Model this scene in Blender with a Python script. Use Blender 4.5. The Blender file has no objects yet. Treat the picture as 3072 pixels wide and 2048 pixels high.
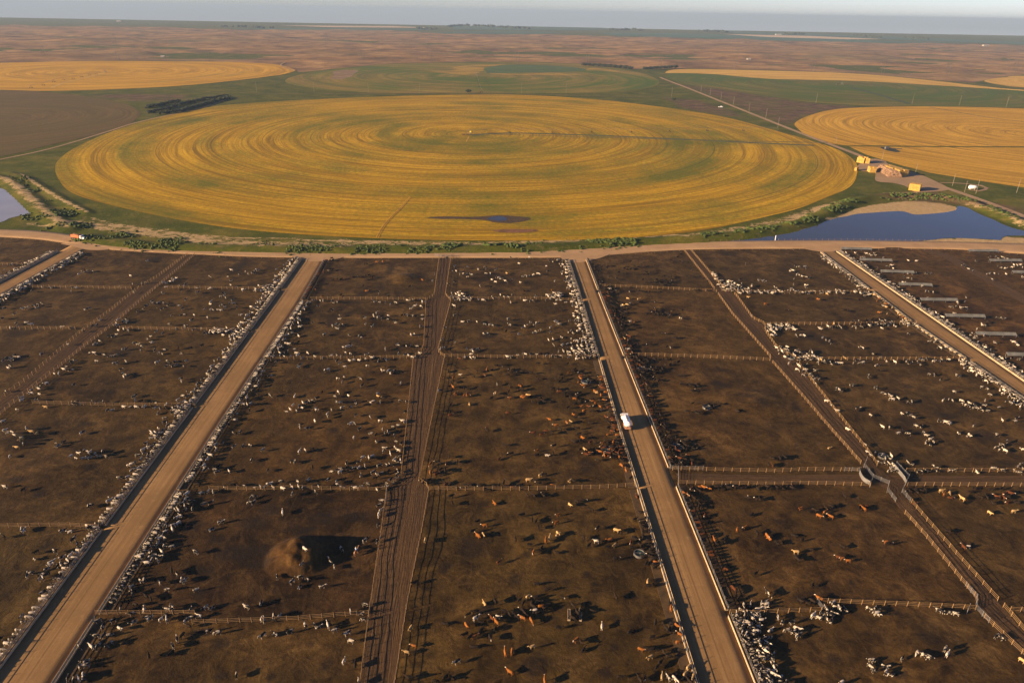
SUN_E = 5.0; SKY_S = .053; EXPO = 1.5; HAZE_C = (.35, .495, .71); HAZE_D = 7.5e-5; ZEN = .5
DUST = .9; OZ = 1.2; AIR = 1.0; TINT = (.88, .98, 1.52)
import bpy, math, random
import numpy as np
from mathutils import Vector, Matrix, noise as mnoise, geometry
random.seed(7); rng = np.random.default_rng(7)
SC = bpy.context.scene; COL = SC.collection
# ---------------------------------------------------------------- camera geometry (photo pixel -> ground)
F = 1600*3072/2352; CX, CY = 1536.0, 1024.0
HM = 25*3072/2352; DY = 42*3072/2352; HC = 130.0
ROLL = math.atan2(DY, 3072); PITCH = math.atan2((CY-HM)*math.cos(ROLL), F)
def G(px, py, z=0.0):
    x = px-CX; y = -(py-CY); c, s = math.cos(ROLL), math.sin(ROLL)
    X = c*x-s*y; Y = s*x+c*y
    v = (X, F*math.cos(PITCH)+Y*math.sin(PITCH), -F*math.sin(PITCH)+Y*math.cos(PITCH))
    t = (HC-z)/-v[2]
    return (v[0]*t, v[1]*t)
def Q(x, y, z=0.0): return G(x*3072/2352, y*3072/2352, z)
def PX(x, y, z=0.0):
    """world -> photo pixel (3072 wide)"""
    c, s = math.cos(ROLL), math.sin(ROLL)
    d = (x, y, z-HC)
    f = d[1]*math.cos(PITCH)-d[2]*math.sin(PITCH)
    Yl = d[1]*math.sin(PITCH)+d[2]*math.cos(PITCH)
    X = d[0]/f*F; Y = Yl/f*F
    return (CX+c*X+s*Y, CY-(-s*X+c*Y))
CR = {'R1': (0, 740, 2.94), 'R2': (760, 740, 2.94), 'R3': (1520, 740, 2.94), 'R4': (2272, 740, 2.94),
      'S1': (0, 1150, 2.94), 'S2': (760, 1150, 2.94), 'S3': (1520, 1150, 2.94), 'S4': (2272, 1150, 2.94),
      'T1': (0, 1590, 2.94), 'T2': (760, 1590, 2.94), 'T3': (1520, 1590, 2.94), 'T4': (2272, 1590, 2.94),
      'F1': (0, 0, 2.297), 'F2': (1024, 0, 2.297), 'F3': (2048, 0, 2.297),
      'F4': (0, 400, 2.297), 'F5': (1024, 400, 2.297), 'F6': (2048, 400, 2.297), 'H': (2540, 440, 5.113), 'Z': (1340, 370, 2.45)}
def PC(cr, x, y): o = CR[cr]; return (o[0]+x/o[2], o[1]+y/o[2])
def W(cr, x, y, z=0.0): return G(*PC(cr, x, y), z)
SUN_AZ = math.radians(200.0)       # direction towards the sun, from +x
SUN_EL = math.radians(14.5)
# ---------------------------------------------------------------- objects
def tag(o, label=None, cat=None, group=None, kind=None):
    if label: o['label'] = label
    if cat: o['category'] = cat
    if group: o['group'] = group
    if kind: o['kind'] = kind
    return o
def link(name, me, m=None, parent=None, loc=None):
    o = bpy.data.objects.new(name, me); COL.objects.link(o)
    if m is not None and me is not None:
        for mm in (m if isinstance(m, (list, tuple)) else [m]): me.materials.append(mm)
    if parent is not None: o.parent = parent
    if loc is not None: o.location = loc
    return o
def empty(name, loc, rz=0.0, label=None, cat=None, group=None):
    o = bpy.data.objects.new(name, None); COL.objects.link(o)
    o.location = loc; o.rotation_euler = (0, 0, rz); o.empty_display_size = 0.5
    return tag(o, label, cat, group)
class MB:
    """collects simple shapes into one mesh"""
    def __init__(s): s.v = []; s.f = []; s.mi = []; s.cur = 0
    def add(s, vs, fs):
        b = len(s.v); s.v += [tuple(v) for v in vs]; s.f += [tuple(b+i for i in f) for f in fs]; s.mi += [s.cur]*len(fs); return s
    def box(s, c, d, rz=0.0, taper=1.0, ry=0.0):
        hx, hy, hz = d[0]/2, d[1]/2, d[2]/2; cr, sr = math.cos(rz), math.sin(rz); cy, sy = math.cos(ry), math.sin(ry)
        vs = []
        for z in (-1, 1):
            t = taper if z > 0 else 1.0
            for x, y in ((-1, -1), (1, -1), (1, 1), (-1, 1)):
                lx, ly, lz = x*hx*t, y*hy*t, z*hz
                lx, lz = lx*cy+lz*sy, -lx*sy+lz*cy
                vs.append((c[0]+lx*cr-ly*sr, c[1]+lx*sr+ly*cr, c[2]+lz))
        return s.add(vs, [(3, 2, 1, 0), (4, 5, 6, 7), (0, 1, 5, 4), (1, 2, 6, 5), (2, 3, 7, 6), (3, 0, 4, 7)])
    def bar(s, a, b, w, h=None):
        """a beam with a w x h section from a to b"""
        a = Vector(a); b = Vector(b); h = h or w; t = (b-a).normalized()
        u = Vector((0, 0, 1)) if abs(t.z) < .9 else Vector((1, 0, 0))
        r = t.cross(u).normalized()*(w/2); u = r.cross(t).normalized()*(h/2)
        vs = [p+sx*r+sz*u for p in (a, b) for sx, sz in ((-1, -1), (1, -1), (1, 1), (-1, 1))]
        return s.add(vs, [(0, 1, 2, 3), (7, 6, 5, 4), (1, 0, 4, 5), (2, 1, 5, 6), (3, 2, 6, 7), (0, 3, 7, 4)])
    def tube(s, pts, rad, n=8, sq=None, cap=True):
        """loft of rings along pts; rad: one radius or list; sq: list of (side, up) factors"""
        pts = [Vector(p) for p in pts]; m = len(pts)
        if not isinstance(rad, (list, tuple)): rad = [rad]*m
        vs = []
        for i, p in enumerate(pts):
            t = (pts[min(i+1, m-1)]-pts[max(i-1, 0)]).normalized()
            up = Vector((0, 0, 1)) if abs(t.z) < .95 else Vector((1, 0, 0))
            r = t.cross(up).normalized(); u = r.cross(t).normalized()
            for k in range(n):
                a = 2*math.pi*k/n
                ra = rad[i] if not isinstance(rad[i], (list, tuple)) else None
                rx, rz = (ra, ra) if ra is not None else rad[i]
                vs.append(p+r*math.cos(a)*rx+u*math.sin(a)*rz)
        fs = [(i*n+k, i*n+(k+1) % n, (i+1)*n+(k+1) % n, (i+1)*n+k) for i in range(m-1) for k in range(n)]
        if cap: fs += [tuple(range(n))[::-1], tuple((m-1)*n+k for k in range(n))]
        return s.add(vs, fs)
    def cyl(s, c, r, h, axis='z', n=14):
        d = {'x': (1, 0, 0), 'y': (0, 1, 0), 'z': (0, 0, 1)}[axis]
        a = Vector(c)-Vector(d)*h/2; b = Vector(c)+Vector(d)*h/2
        return s.tube([a, b], r, n)
    def mesh(s, name):
        me = bpy.data.meshes.new(name); me.from_pydata(s.v, [], s.f); me.update()
        if any(s.mi): me.polygons.foreach_set('material_index', s.mi)
        return me
    def build(s, name, m, parent=None, loc=None, smooth=False):
        me = s.mesh(name)
        if smooth: me.polygons.foreach_set('use_smooth', [True]*len(me.polygons))
        return link(name, me, m, parent, loc)
# ---------------------------------------------------------------- node materials
class NT:
    def __init__(s, name):
        s.m = bpy.data.materials.new(name); s.m.use_nodes = True; s.t = s.m.node_tree
        s.t.nodes.clear(); s.out = s.t.nodes.new('ShaderNodeOutputMaterial')
    def n(s, typ, _i=None, **a):
        nd = s.t.nodes.new('ShaderNode'+typ)
        for k, v in a.items(): setattr(nd, k, v)
        for k, v in (_i or {}).items(): s.set(nd, k, v)
        return nd
    def set(s, nd, k, v):
        sock = nd.inputs[k]
        if isinstance(v, bpy.types.Node): v = v.outputs[0]
        if isinstance(v, bpy.types.NodeSocket): s.t.links.new(v, sock)
        else:
            if sock.type == 'RGBA' and len(v) == 3: v = (*v, 1)
            sock.default_value = v
    def obj(s): return s.n('TexCoord').outputs['Object']
    def scale(s, vec, sc): return s.n('Mapping', {0: vec, 'Scale': sc if isinstance(sc, tuple) else (sc,)*3})
    def noise(s, vec, sc, det=3, rough=.55, dist=0.0): return s.n('TexNoise', {'Vector': vec, 'Scale': sc, 'Detail': det, 'Roughness': rough, 'Distortion': dist}).outputs[0]
    def ramp(s, f, stops, interp='LINEAR'):
        r = s.n('ValToRGB', {0: f}); e = r.color_ramp; e.interpolation = interp
        while len(e.elements) < len(stops): e.elements.new(.5)
        for el, (p, c) in zip(e.elements, stops):
            el.position = p; el.color = (*c, 1) if len(c) == 3 else c
        return r.outputs[0]
    def mix(s, f, a, b, mode='MIX'):
        nd = s.n('MixRGB', {0: f, 1: a, 2: b}, blend_type=mode); return nd.outputs[0]
    def math(s, op, a, b=0.0, c=0.0, clamp=False): return s.n('Math', {0: a, 1: b, 2: c}, operation=op, use_clamp=clamp).outputs[0]
    def mr(s, v, a, b, c=0.0, d=1.0, smooth=False):
        nd = s.n('MapRange', {0: v, 1: a, 2: b, 3: c, 4: d}); nd.clamp = True
        if smooth: nd.interpolation_type = 'SMOOTHSTEP'
        return nd.outputs[0]
    def attr(s, name, out='Fac'): return s.n('Attribute', attribute_name=name).outputs[out]
    def bump(s, h, strength, dist): return s.n('Bump', {'Height': h, 'Strength': strength, 'Distance': dist}).outputs[0]
    def done(s, col, rough=.9, bump=None, metal=0.0, spec=.25, **k):
        p = s.n('BsdfPrincipled', {'Base Color': col, 'Roughness': rough, 'Metallic': metal, 'Specular IOR Level': spec})
        for kk, v in k.items(): s.set(p, kk.replace('_', ' '), v)
        if bump is not None: s.set(p, 'Normal', bump)
        s.t.links.new(p.outputs[0], s.out.inputs[0]); return s.m
def simple(name, col, rough=.8, var=.25, sc=1.5, metal=0.0, spec=.3):
    t = NT(name); v = t.noise(t.obj(), sc, 4)
    a = tuple(max(0, c*(1-var)) for c in col); b = tuple(min(1, c*(1+var)) for c in col)
    return t.done(t.ramp(v, [(.3, a), (.7, b)]), rough, metal=metal, spec=spec)
M = {}
def dirt():
    t = NT('pen_dirt'); o = t.obj()
    big = t.noise(o, .012, 4); mid = t.noise(o, .055, 6, .68, .8); fine = t.noise(o, 1.1, 5, .7); sp = t.noise(o, 3.0, 3, .7); m2 = t.noise(o, .22, 6, .72, .5)
    pen = t.attr('pen', 'Color')
    c = t.ramp(mid, [(.35, (.024, .0125, .0030)), (.45, (.053, .0290, .0074)), (.54, (.088, .050, .0135)), (.65, (.165, .096, .029))])
    c = t.mix(t.mr(big, .38, .62, 0, .6), c, (.062, .038, .0085))
    c = t.mix(1.0, c, pen, 'MULTIPLY')
    c = t.mix(t.mr(m2, .46, .60, 0, .85), c, t.mix(1, c, (.45, .42, .40), 'MULTIPLY'))
    c = t.mix(t.mr(t.noise(o, .13, 5, .7, 1.2), .54, .66, 0, .55), c, (.115, .066, .021))
    # trampled cow paths: thin warped ridges of paler, packed dirt
    wv = t.math('ABSOLUTE', t.math('SUBTRACT', t.noise(t.scale(o, (1.6, .55, 1)), .035, 4, .6, .8), .5))
    c = t.mix(t.mr(wv, .0, .022, .20, 0), c, (.13, .078, .028))
    c = t.mix(t.mr(fine, .35, .68, 0, .7), c, t.mix(1, c, (.40, .36, .32), 'MULTIPLY'))
    c = t.mix(t.mr(sp, .58, .72, 0, .6), c, t.mix(1, c, (2.0, 1.9, 1.7), 'MULTIPLY'))
    d = t.attr('dark'); dd = t.math('MULTIPLY', d, t.mr(t.noise(o, .9, 5, .75), .34, .52, .45, 1.0))
    c = t.mix(dd, c, (.014, .009, .006))
    h = t.math('ADD', t.math('MULTIPLY', fine, .40), t.math('MULTIPLY', m2, 1.2))
    return t.done(c, .95, t.bump(h, .75, .30), spec=.12)
M['dirt'] = dirt()
def lane():
    t = NT('lane_dirt'); uv = t.n('TexCoord').outputs['UV']; o = t.obj()
    ruts = t.noise(t.scale(uv, (.62, .022, 1)), 1.0, 6, .75, .7)
    r2 = t.noise(t.scale(uv, (1.9, .10, 1)), 1.0, 4, .7, .8)
    c = t.ramp(ruts, [(.32, (.030, .017, .007)), (.45, (.088, .050, .021)), (.55, (.044, .025, .011)), (.68, (.150, .089, .038))])
    c = t.mix(t.mr(r2, .45, .62, 0, .6), c, (.045, .026, .016))
    c = t.mix(t.mr(t.noise(o, .8, 4), .4, .7, 0, .4), c, (.11, .068, .036))
    return t.done(c, .95, t.bump(t.math('ADD', ruts, r2), .9, .35), spec=.12)
M['lane'] = lane()
def road(name, a, b, c3):
    t = NT(name); uv = t.n('TexCoord').outputs['UV']; o = t.obj()
    st = t.noise(t.scale(uv, (.8, .016, 1)), 1.0, 6, .72, .55)
    pt = t.noise(o, .06, 4, .6); fine = t.noise(o, 2.2, 4, .6)
    c = t.ramp(st, [(.28, a), (.5, b), (.72, c3)])
    c = t.mix(t.mr(pt, .38, .62, 0, .55), c, tuple(v*.62 for v in b))
    c = t.mix(t.mr(t.noise(o, .35, 4, .7), .58, .70, 0, .35), c, tuple(v*1.2 for v in c3))
    sx = t.n('SeparateXYZ', {0: uv}).outputs[0]
    ab = t.math('ABSOLUTE', sx)
    tr = t.noise(t.scale(uv, (2.4, .012, 1)), 1.0, 4, .6, .9)
    trk = t.math('MULTIPLY', t.mr(tr, .58, .66), t.mr(ab, 1.2, 3.2, 1, 0))
    c = t.mix(t.math('MULTIPLY', trk, .55), c, tuple(v*.48 for v in a))
    c = t.mix(t.mr(fine, .3, .8, 0, .3), c, tuple(v*.6 for v in a))
    return t.done(c, .93, t.bump(t.math('ADD', fine, t.math('MULTIPLY', st, 2)), .35, .06), spec=.15)
M['road'] = road('road_gravel', (.20, .112, .042), (.30, .178, .072), (.40, .248, .108))
M['mainroad'] = road('main_road_gravel', (.34, .21, .105), (.45, .29, .15), (.53, .355, .19))
M['farmroad'] = road('farm_road_gravel', (.30, .20, .11), (.37, .25, .14), (.43, .30, .175))
def crop(name, cols, ringf=.16, green=None, gthr=(.45, .65), linear=False, wheel=None, gscale=.006, wob=1.6):
    """crop circle: rings round the object's own origin (the pivot)"""
    t = NT(name); o = t.obj()
    r = t.n('VectorMath', {0: o}, operation='LENGTH').outputs['Value']
    u = t.n('VectorMath', {0: o}, operation='NORMALIZE').outputs['Vector']
    us = t.n('SeparateXYZ', {0: u})
    big = t.noise(o, gscale, 4, .6); mid = t.noise(o, .035, 5, .65); fin = t.noise(o, .30, 5, .7)
    rr = t.math('ADD', r, t.math('MULTIPLY', mid, wob))
    def ringn(f, k, det, rough, off=0.0):
        v = t.n('CombineXYZ', {0: t.math('ADD', t.math('MULTIPLY', rr, f), off), 1: t.math('MULTIPLY', us.outputs[0], k), 2: t.math('MULTIPLY', us.outputs[1], k)})
        return t.noise(v, 1.0, det, rough)
    ring = ringn(ringf, 1.4, 6, .78); ring2 = ringn(.03, .8, 3, .5, 7.7); crisp = ringn(ringf*2.6, .5, 3, .7, 3.1)
    n = len(cols)
    c = t.ramp(ring, [(.38+.24*i/(n-1), cols[i]) for i in range(n)])
    c = t.mix(t.mr(crisp, .46, .62, 0, .45), c, tuple(x*.62 for x in cols[0]))
    c = t.mix(t.mr(fin, .35, .70, 0, .5), c, tuple(x*.62 for x in cols[0]))
    if green:
        g = t.math('ADD', t.math('MULTIPLY', big, .60), t.math('ADD', t.math('MULTIPLY', ring2, .40), t.math('MULTIPLY', ring, .45)))
        g = t.math('ADD', g, t.math('ADD', t.math('MULTIPLY', mid, .16), t.math('MULTIPLY', t.math('SUBTRACT', fin, .5), .25)))
        c = t.mix(t.mr(g, gthr[0], gthr[1], 0, .9), c, green)
    if wheel:
        w = t.math('FRACT', t.math('DIVIDE', t.math('ADD', r, t.math('MULTIPLY', mid, .8)), wheel))
        d = t.math('ABSOLUTE', t.math('SUBTRACT', w, .5))
        c = t.mix(t.math('MULTIPLY', t.mr(d, 0.0, .016, 1, 0), t.mr(ring2, .3, .55, .35, .85)), c, (.07, .055, .014))
    return t.done(c, .9, t.bump(t.math('ADD', ring, fin), .5, .4), spec=.1)
gold = [(.23, .138, .006), (.50, .292, .010), (.72, .435, .020)]
M['wheat'] = crop('wheat_circle', gold, .15, (.085, .105, .008), (.75, .94), wheel=50.5)
M['gold2'] = crop('ripe_circle', [(.32, .18, .018), (.56, .31, .026), (.70, .41, .045)], .12, (.12, .12, .03), (.92, 1.1), wheel=55)
M['goldleft'] = crop('ripe_field', [(.36, .20, .018), (.56, .31, .022), (.70, .40, .035)], .045, (.17, .15, .04), (.88, 1.05))
M['greenc'] = crop('green_circle', [(.13, .115, .022), (.26, .18, .034), (.38, .25, .045)], .03, (.052, .098, .006), (.73, .91), gscale=.004)
M['greenr'] = crop('green_ring_field', [(.09, .09, .018), (.16, .13, .028), (.32, .22, .045)], .06, (.052, .096, .006), (.70, .89), gscale=.004)
M['strip'] = crop('stubble_strip', [(.48, .29, .06), (.58, .36, .075), (.66, .42, .09)], .03)
M['plough'] = crop('ploughed_circle', [(.110, .074, .024), (.135, .090, .030), (.175, .118, .040)], .1, (.082, .070, .018), (.74, .98))
M['fallow'] = crop('fallow_patch', [(.20, .13, .075), (.27, .18, .10), (.33, .22, .13)], .05)
M['patch'] = crop('golden_patch', [(.26, .17, .03), (.40, .255, .04), (.52, .33, .06)], .03, (.075, .085, .010), (.78, .92))
def ground():
    t = NT('grassland'); o = t.obj()
    a = t.noise(o, .03, 5, .65); f = t.noise(o, .35, 5, .7); b = t.noise(o, .006, 4, .6)
    g = t.ramp(a, [(.3, (.036, .052, .003)), (.5, (.076, .086, .006)), (.7, (.175, .140, .020))])
    g = t.mix(t.mr(f, .35, .7, 0, .5), g, (.024, .038, .003))
    g = t.mix(t.mr(t.noise(o, .11, 5, .75), .55, .66, 0, .65), g, (.17, .125, .042))
    g = t.mix(t.mr(t.noise(o, .018, 5, .7), .50, .62, 0, .55), g, (.105, .095, .018))
    # bare sand, driven by the relief attribute plus noise
    s = t.attr('sand'); sn = t.mr(t.math('ADD', s, t.math('MULTIPLY', t.math('SUBTRACT', t.noise(t.scale(o, (1.0, 1.6, 1)), .13, 6, .8, .8), .5), 2.3)), .42, .60)
    sand = t.ramp(f, [(.3, (.30, .205, .095)), (.7, (.50, .365, .185))])
    g = t.mix(t.math('MULTIPLY', sn, t.mr(s, .02, .12)), g, sand)
    sc = t.attr('scrub'); scc = t.ramp(t.noise(o, .05, 5, .7), [(.35, (.060, .035, .023)), (.6, (.145, .085, .050)), (.75, (.20, .125, .07))])
    g = t.mix(sc, g, scc)
    # open rangeland
    rn = t.noise(o, .007, 7, .70, .4); r2 = t.noise(o, .02, 5, .7)
    rc = t.ramp(rn, [(.34, (.105, .060, .028)), (.46, (.205, .118, .050)), (.58, (.31, .182, .074)), (.72, (.44, .275, .105))])
    rc = t.mix(t.mr(r2, .52, .68, 0, .6), rc, (.080, .052, .024))
    rc = t.mix(t.mr(t.noise(o, .0012, 5, .65), .52, .66, 0, .5), rc, (.13, .115, .055))
    rg = t.attr('range')
    g = t.mix(rg, g, rc)
    return t.done(g, .95, t.bump(t.math('ADD', f, t.math('MULTIPLY', a, 2)), .6, .6), spec=.1)
M['ground'] = ground()
def plain():
    t = NT('far_plain'); o = t.obj()
    v = t.n('TexVoronoi', {'Vector': t.scale(o, (.00085, .00055, 1)), 'Scale': 1.0, 'Randomness': .75}, distance='CHEBYCHEV')
    k = t.n('SeparateColor', {0: v.outputs['Color']})
    c = t.ramp(k.outputs[0], [(0, (.30, .215, .135)), (.32, (.42, .31, .20)), (.5, (.055, .085, .035)), (.66, (.24, .17, .11)), (.8, (.04, .075, .035)), (1, (.48, .38, .26))], 'CONSTANT')
    c = t.mix(t.mr(t.noise(o, .0009, 5, .65), .4, .66, 0, .6), c, (.20, .14, .09))
    return t.done(c, .95, spec=.1)
M['plain'] = plain()
def water():
    t = NT('pond_water'); o = t.obj()
    p = t.n('BsdfPrincipled', {'Base Color': (.038, .038, .036), 'Roughness': .08, 'IOR': 1.33, 'Specular IOR Level': .5})
    t.set(p, 'Normal', t.bump(t.noise(o, .9, 4, .6), .10, .05))
    t.t.links.new(p.outputs[0], t.out.inputs[0]); return t.m
M['water'] = water()
def sky_pond():  # left pond: pale sky reflection painted into the base colour
    t = NT('sky_painted_water'); o = t.obj()
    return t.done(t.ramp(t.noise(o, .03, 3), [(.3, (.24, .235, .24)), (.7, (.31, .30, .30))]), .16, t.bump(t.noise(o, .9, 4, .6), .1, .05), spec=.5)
M['sky_pond'] = sky_pond()
def coat():
    t = NT('cow_hide'); c = t.attr('coat', 'Color')
    n = t.noise(t.obj(), 9, 3)
    return t.done(t.mix(t.mr(n, .3, .7, 0, .22), c, t.mix(1, c, (.6, .55, .5), 'MULTIPLY')), .85, spec=.06)
M['coat'] = coat()
M['rail'] = simple('weathered_rail', (.235, .145, .065), .75, .25, .8)
M['pipe'] = simple('galvanised_pipe', (.20, .19, .185), .55, .2, .8, .3)
M['concrete'] = simple('bunk_concrete', (.36, .275, .175), .85, .25, .5)
M['feed'] = simple('feed_ration', (.17, .115, .05), .95, .4, 2.0)
M['apron'] = simple('bunk_apron', (.070, .042, .017), .95, .4, .35)
M['steel'] = simple('dull_steel', (.17, .16, .15), .5, .25, .9, .4)
M['darksteel'] = simple('dark_steel', (.06, .055, .05), .6, .3, 1)
M['shed'] = simple('grey_sheet_roof', (.15, .15, .135), .6, .3, .4, .2)
M['white'] = simple('white_paint', (.80, .79, .77), .35, .05, .6, spec=.5)
M['whitem'] = simple('white_tank_paint', (.86, .86, .86), .22, .04, .5, spec=.6)
M['glass'] = simple('cab_glass', (.02, .025, .03), .08, .1, 1, spec=.8)
M['rubber'] = simple('tyre_rubber', (.03, .027, .025), .85, .2, 2)
M['orange'] = simple('orange_paint', (.62, .17, .065), .45, .10, .8, spec=.4)
M['dusty'] = simple('dusty_chassis', (.42, .22, .13), .8, .3, 2)
M['hay'] = simple('straw_bales', (.40, .245, .055), .95, .28, .55)
M['oldhay'] = simple('weathered_bales', (.25, .155, .095), .95, .45, .6)
M['foliage'] = simple('shrub_foliage', (.048, .070, .010), .85, .55, .35)
M['dfoliage'] = simple('dark_foliage', (.022, .030, .014), .85, .5, .5)
M['bark'] = simple('bark', (.10, .07, .05), .9, .3, 2)
M['pole'] = simple('pole_wood', (.26, .21, .16), .85, .2, 1)
M['tankgreen'] = simple('dark_green_water', (.012, .030, .022), .05, .3, 1, spec=.6)
M['sheet'] = simple('galvanised_sheet', (.16, .155, .15), .6, .15, 1)
M['roofw'] = simple('pale_roof', (.38, .36, .34), .6, .1, .3)
M['wallw'] = simple('barn_wall', (.30, .26, .22), .8, .1, .3)
# ================================================================ terrain helpers
def smoothline(P, step, closed=False):
    """Catmull-Rom resample of world points"""
    P = [Vector(p) for p in P]; n = len(P); out = []
    m = n if closed else n-1
    for i in range(m):
        if closed: a, b, c, d = P[(i-1) % n], P[i], P[(i+1) % n], P[(i+2) % n]
        else: a, b, c, d = P[max(i-1, 0)], P[i], P[i+1], P[min(i+2, n-1)]
        k = max(1, int((c-b).length/step))
        for j in range(k):
            t = j/k
            out.append(.5*((2*b)+(c-a)*t+(2*a-5*b+4*c-d)*t*t+(3*b-a-3*c+d)*t**3))
    if not closed: out.append(P[-1])
    return out
def pdist(X, Y, line):
    """distance of every (X,Y) to a polyline"""
    D = np.full(X.shape, 1e9)
    for a, b in zip(line[:-1], line[1:]):
        ax, ay, bx, by = a[0], a[1], b[0], b[1]; dx, dy = bx-ax, by-ay; L = dx*dx+dy*dy+1e-9
        t = np.clip(((X-ax)*dx+(Y-ay)*dy)/L, 0, 1)
        D = np.minimum(D, np.hypot(X-ax-t*dx, Y-ay-t*dy))
    return D
def inside(X, Y, poly):
    r = np.zeros(X.shape, bool); n = len(poly)
    for i in range(n):
        x1, y1 = poly[i][0], poly[i][1]; x2, y2 = poly[(i+1) % n][0], poly[(i+1) % n][1]
        if y1 == y2: continue
        c = ((y1 > Y) != (y2 > Y)) & (X < (x2-x1)*(Y-y1)/(y2-y1)+x1)
        r ^= c
    return r
def soft(X, Y, poly, w):
    """1 inside, 0 outside, ramp of width w"""
    d = pdist(X, Y, list(poly)+[poly[0]]); i = inside(X, Y, poly)
    return np.clip(.5+np.where(i, d, -d)/w, 0, 1)
_p = np.random.default_rng(3)
_TAB = {}
def vnoise(X, Y, sc, seed=0, octs=3):
    """value noise, numpy"""
    out = np.zeros(np.shape(X)); amp = 1.0; tot = 0
    for o in range(octs):
        k_ = seed+o*17
        if k_ not in _TAB: _TAB[k_] = np.random.default_rng(k_).random((256, 256))
        T = _TAB[k_]
        x = X/sc; y = Y/sc; xi = np.floor(x).astype(int); yi = np.floor(y).astype(int)
        fx = x-xi; fy = y-yi; fx = fx*fx*(3-2*fx); fy = fy*fy*(3-2*fy)
        g = lambda i, j: T[(xi+i) % 256, (yi+j) % 256]
        out += amp*((g(0, 0)*(1-fx)+g(1, 0)*fx)*(1-fy)+(g(0, 1)*(1-fx)+g(1, 1)*fx)*fy)
        tot += amp; amp *= .5; sc /= 2.03
    return out/tot-.5
def gridmesh(name, X, Y, Z, m, attrs=None):
    ny, nx = X.shape
    me = bpy.data.meshes.new(name)
    co = np.stack([X, Y, Z], -1).reshape(-1, 3).astype(np.float32)
    idx = np.arange(ny*nx).reshape(ny, nx)
    f = np.stack([idx[:-1, :-1], idx[:-1, 1:], idx[1:, 1:], idx[1:, :-1]], -1).reshape(-1, 4)
    me.vertices.add(len(co)); me.vertices.foreach_set('co', co.ravel())
    me.loops.add(f.size); me.loops.foreach_set('vertex_index', f.ravel().astype(np.int32))
    me.polygons.add(len(f)); me.polygons.foreach_set('loop_start', np.arange(0, f.size, 4, dtype=np.int32))
    me.polygons.foreach_set('loop_total', np.full(len(f), 4, np.int32))
    me.polygons.foreach_set('use_smooth', np.ones(len(f), bool))
    me.update(calc_edges=True)
    for k, v in (attrs or {}).items():
        if v.ndim == 3:
            a = me.attributes.new(k, 'FLOAT_COLOR', 'POINT')
            a.data.foreach_set('color', np.concatenate([v.reshape(-1, 3), np.ones((len(co), 1))], 1).astype(np.float32).ravel())
        else:
            a = me.attributes.new(k, 'FLOAT', 'POINT'); a.data.foreach_set('value', v.ravel().astype(np.float32))
    return link(name, me, m)
def polysheet(name, pts, z, m, origin=None, step=12, smooth=True, kind='structure'):
    P = smoothline([Vector((p[0], p[1], 0)) for p in pts], step, True) if smooth else [Vector((p[0], p[1], 0)) for p in pts]
    o = Vector((origin[0], origin[1], 0)) if origin else Vector((0, 0, 0))
    vs = [(p.x-o.x, p.y-o.y, 0) for p in P]
    tris = geometry.tessellate_polygon([[Vector(v) for v in vs]])
    fs = []
    for t in tris:
        a, b, c = (Vector(vs[i]) for i in t)
        fs.append(t if (b-a).cross(c-a).z > 0 else (t[0], t[2], t[1]))
    me = bpy.data.meshes.new(name); me.from_pydata(vs, [], fs); me.update()
    return tag(link(name, me, m, loc=(o.x, o.y, z)), kind=kind)
def ribbon(name, L, R, z, m, step=4, skirt=0.0, nu=4, hf=None):
    """sheet between two polylines with UV (metres across, metres along)"""
    L = smoothline([Vector((*p, 0)) for p in L], step); R = smoothline([Vector((*p, 0)) for p in R], step)
    n = max(len(L), len(R))
    def res(P):
        d = [0.0]
        for a, b in zip(P[:-1], P[1:]): d.append(d[-1]+(b-a).length)
        out = []; j = 0
        for i in range(n):
            s = d[-1]*i/(n-1)
            while j < len(P)-2 and d[j+1] < s: j += 1
            t = (s-d[j])/max(1e-6, d[j+1]-d[j]); out.append(P[j].lerp(P[j+1], min(1, max(0, t))))
        return out
    L, R = res(L), res(R); vs = []; uvs = []; run = 0
    cols = nu+1+(2 if skirt else 0)
    for i in range(n):
        if i: run += ((L[i]+R[i])/2-(L[i-1]+R[i-1])/2).length
        w = (R[i]-L[i]).length; row = []
        us = [k/nu for k in range(nu+1)]
        if skirt:
            d = (R[i]-L[i]).normalized()*.35
            p = L[i]-d; row.append((p.x, p.y, z-skirt, -w/2))
        for u in us:
            p = L[i].lerp(R[i], u); zz = z+.10*(1-(2*u-1)**2)*(1 if skirt else 0)
            if hf: zz += hf(p.x, p.y)
            row.append((p.x, p.y, zz, (u-.5)*w))
        if skirt:
            p = R[i]+d; row.append((p.x, p.y, z-skirt, w/2))
        for r in row: vs.append(r[:3]); uvs.append((r[3], run))
    fs = [(i*cols+k, i*cols+k+1, (i+1)*cols+k+1, (i+1)*cols+k) for i in range(n-1) for k in range(cols-1)]
    a, b, c = (Vector(vs[i]) for i in fs[0][:3])
    if (b-a).cross(c-a).z < 0: fs = [f[::-1] for f in fs]
    me = bpy.data.meshes.new(name); me.from_pydata(vs, [], fs); me.update()
    uv = me.uv_layers.new(name='UVMap')
    uv.data.foreach_set('uv', np.array([uvs[l.vertex_index] for l in me.loops], np.float32).ravel())
    me.polygons.foreach_set('use_smooth', [True]*len(fs))
    return tag(link(name, me, m), kind='structure')
# ================================================================ far ground (beyond the main road)
def fl(cr, *p): return [W(cr, *q) for q in p]
def qs(*p): return [Q(*q) for q in p]
MBQ = ((-250, 540), (-100, 541), (0, 544), (90, 550), (165, 561), (240, 572), (340, 579), (450, 584), (600, 590), (800, 592), (1000, 592), (1200, 592), (1300, 591), (1380, 587), (1450, 581), (1560, 574), (1700, 571.5), (1850, 571), (2000, 570.5), (2200, 573), (2352, 583), (2600, 596))
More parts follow.
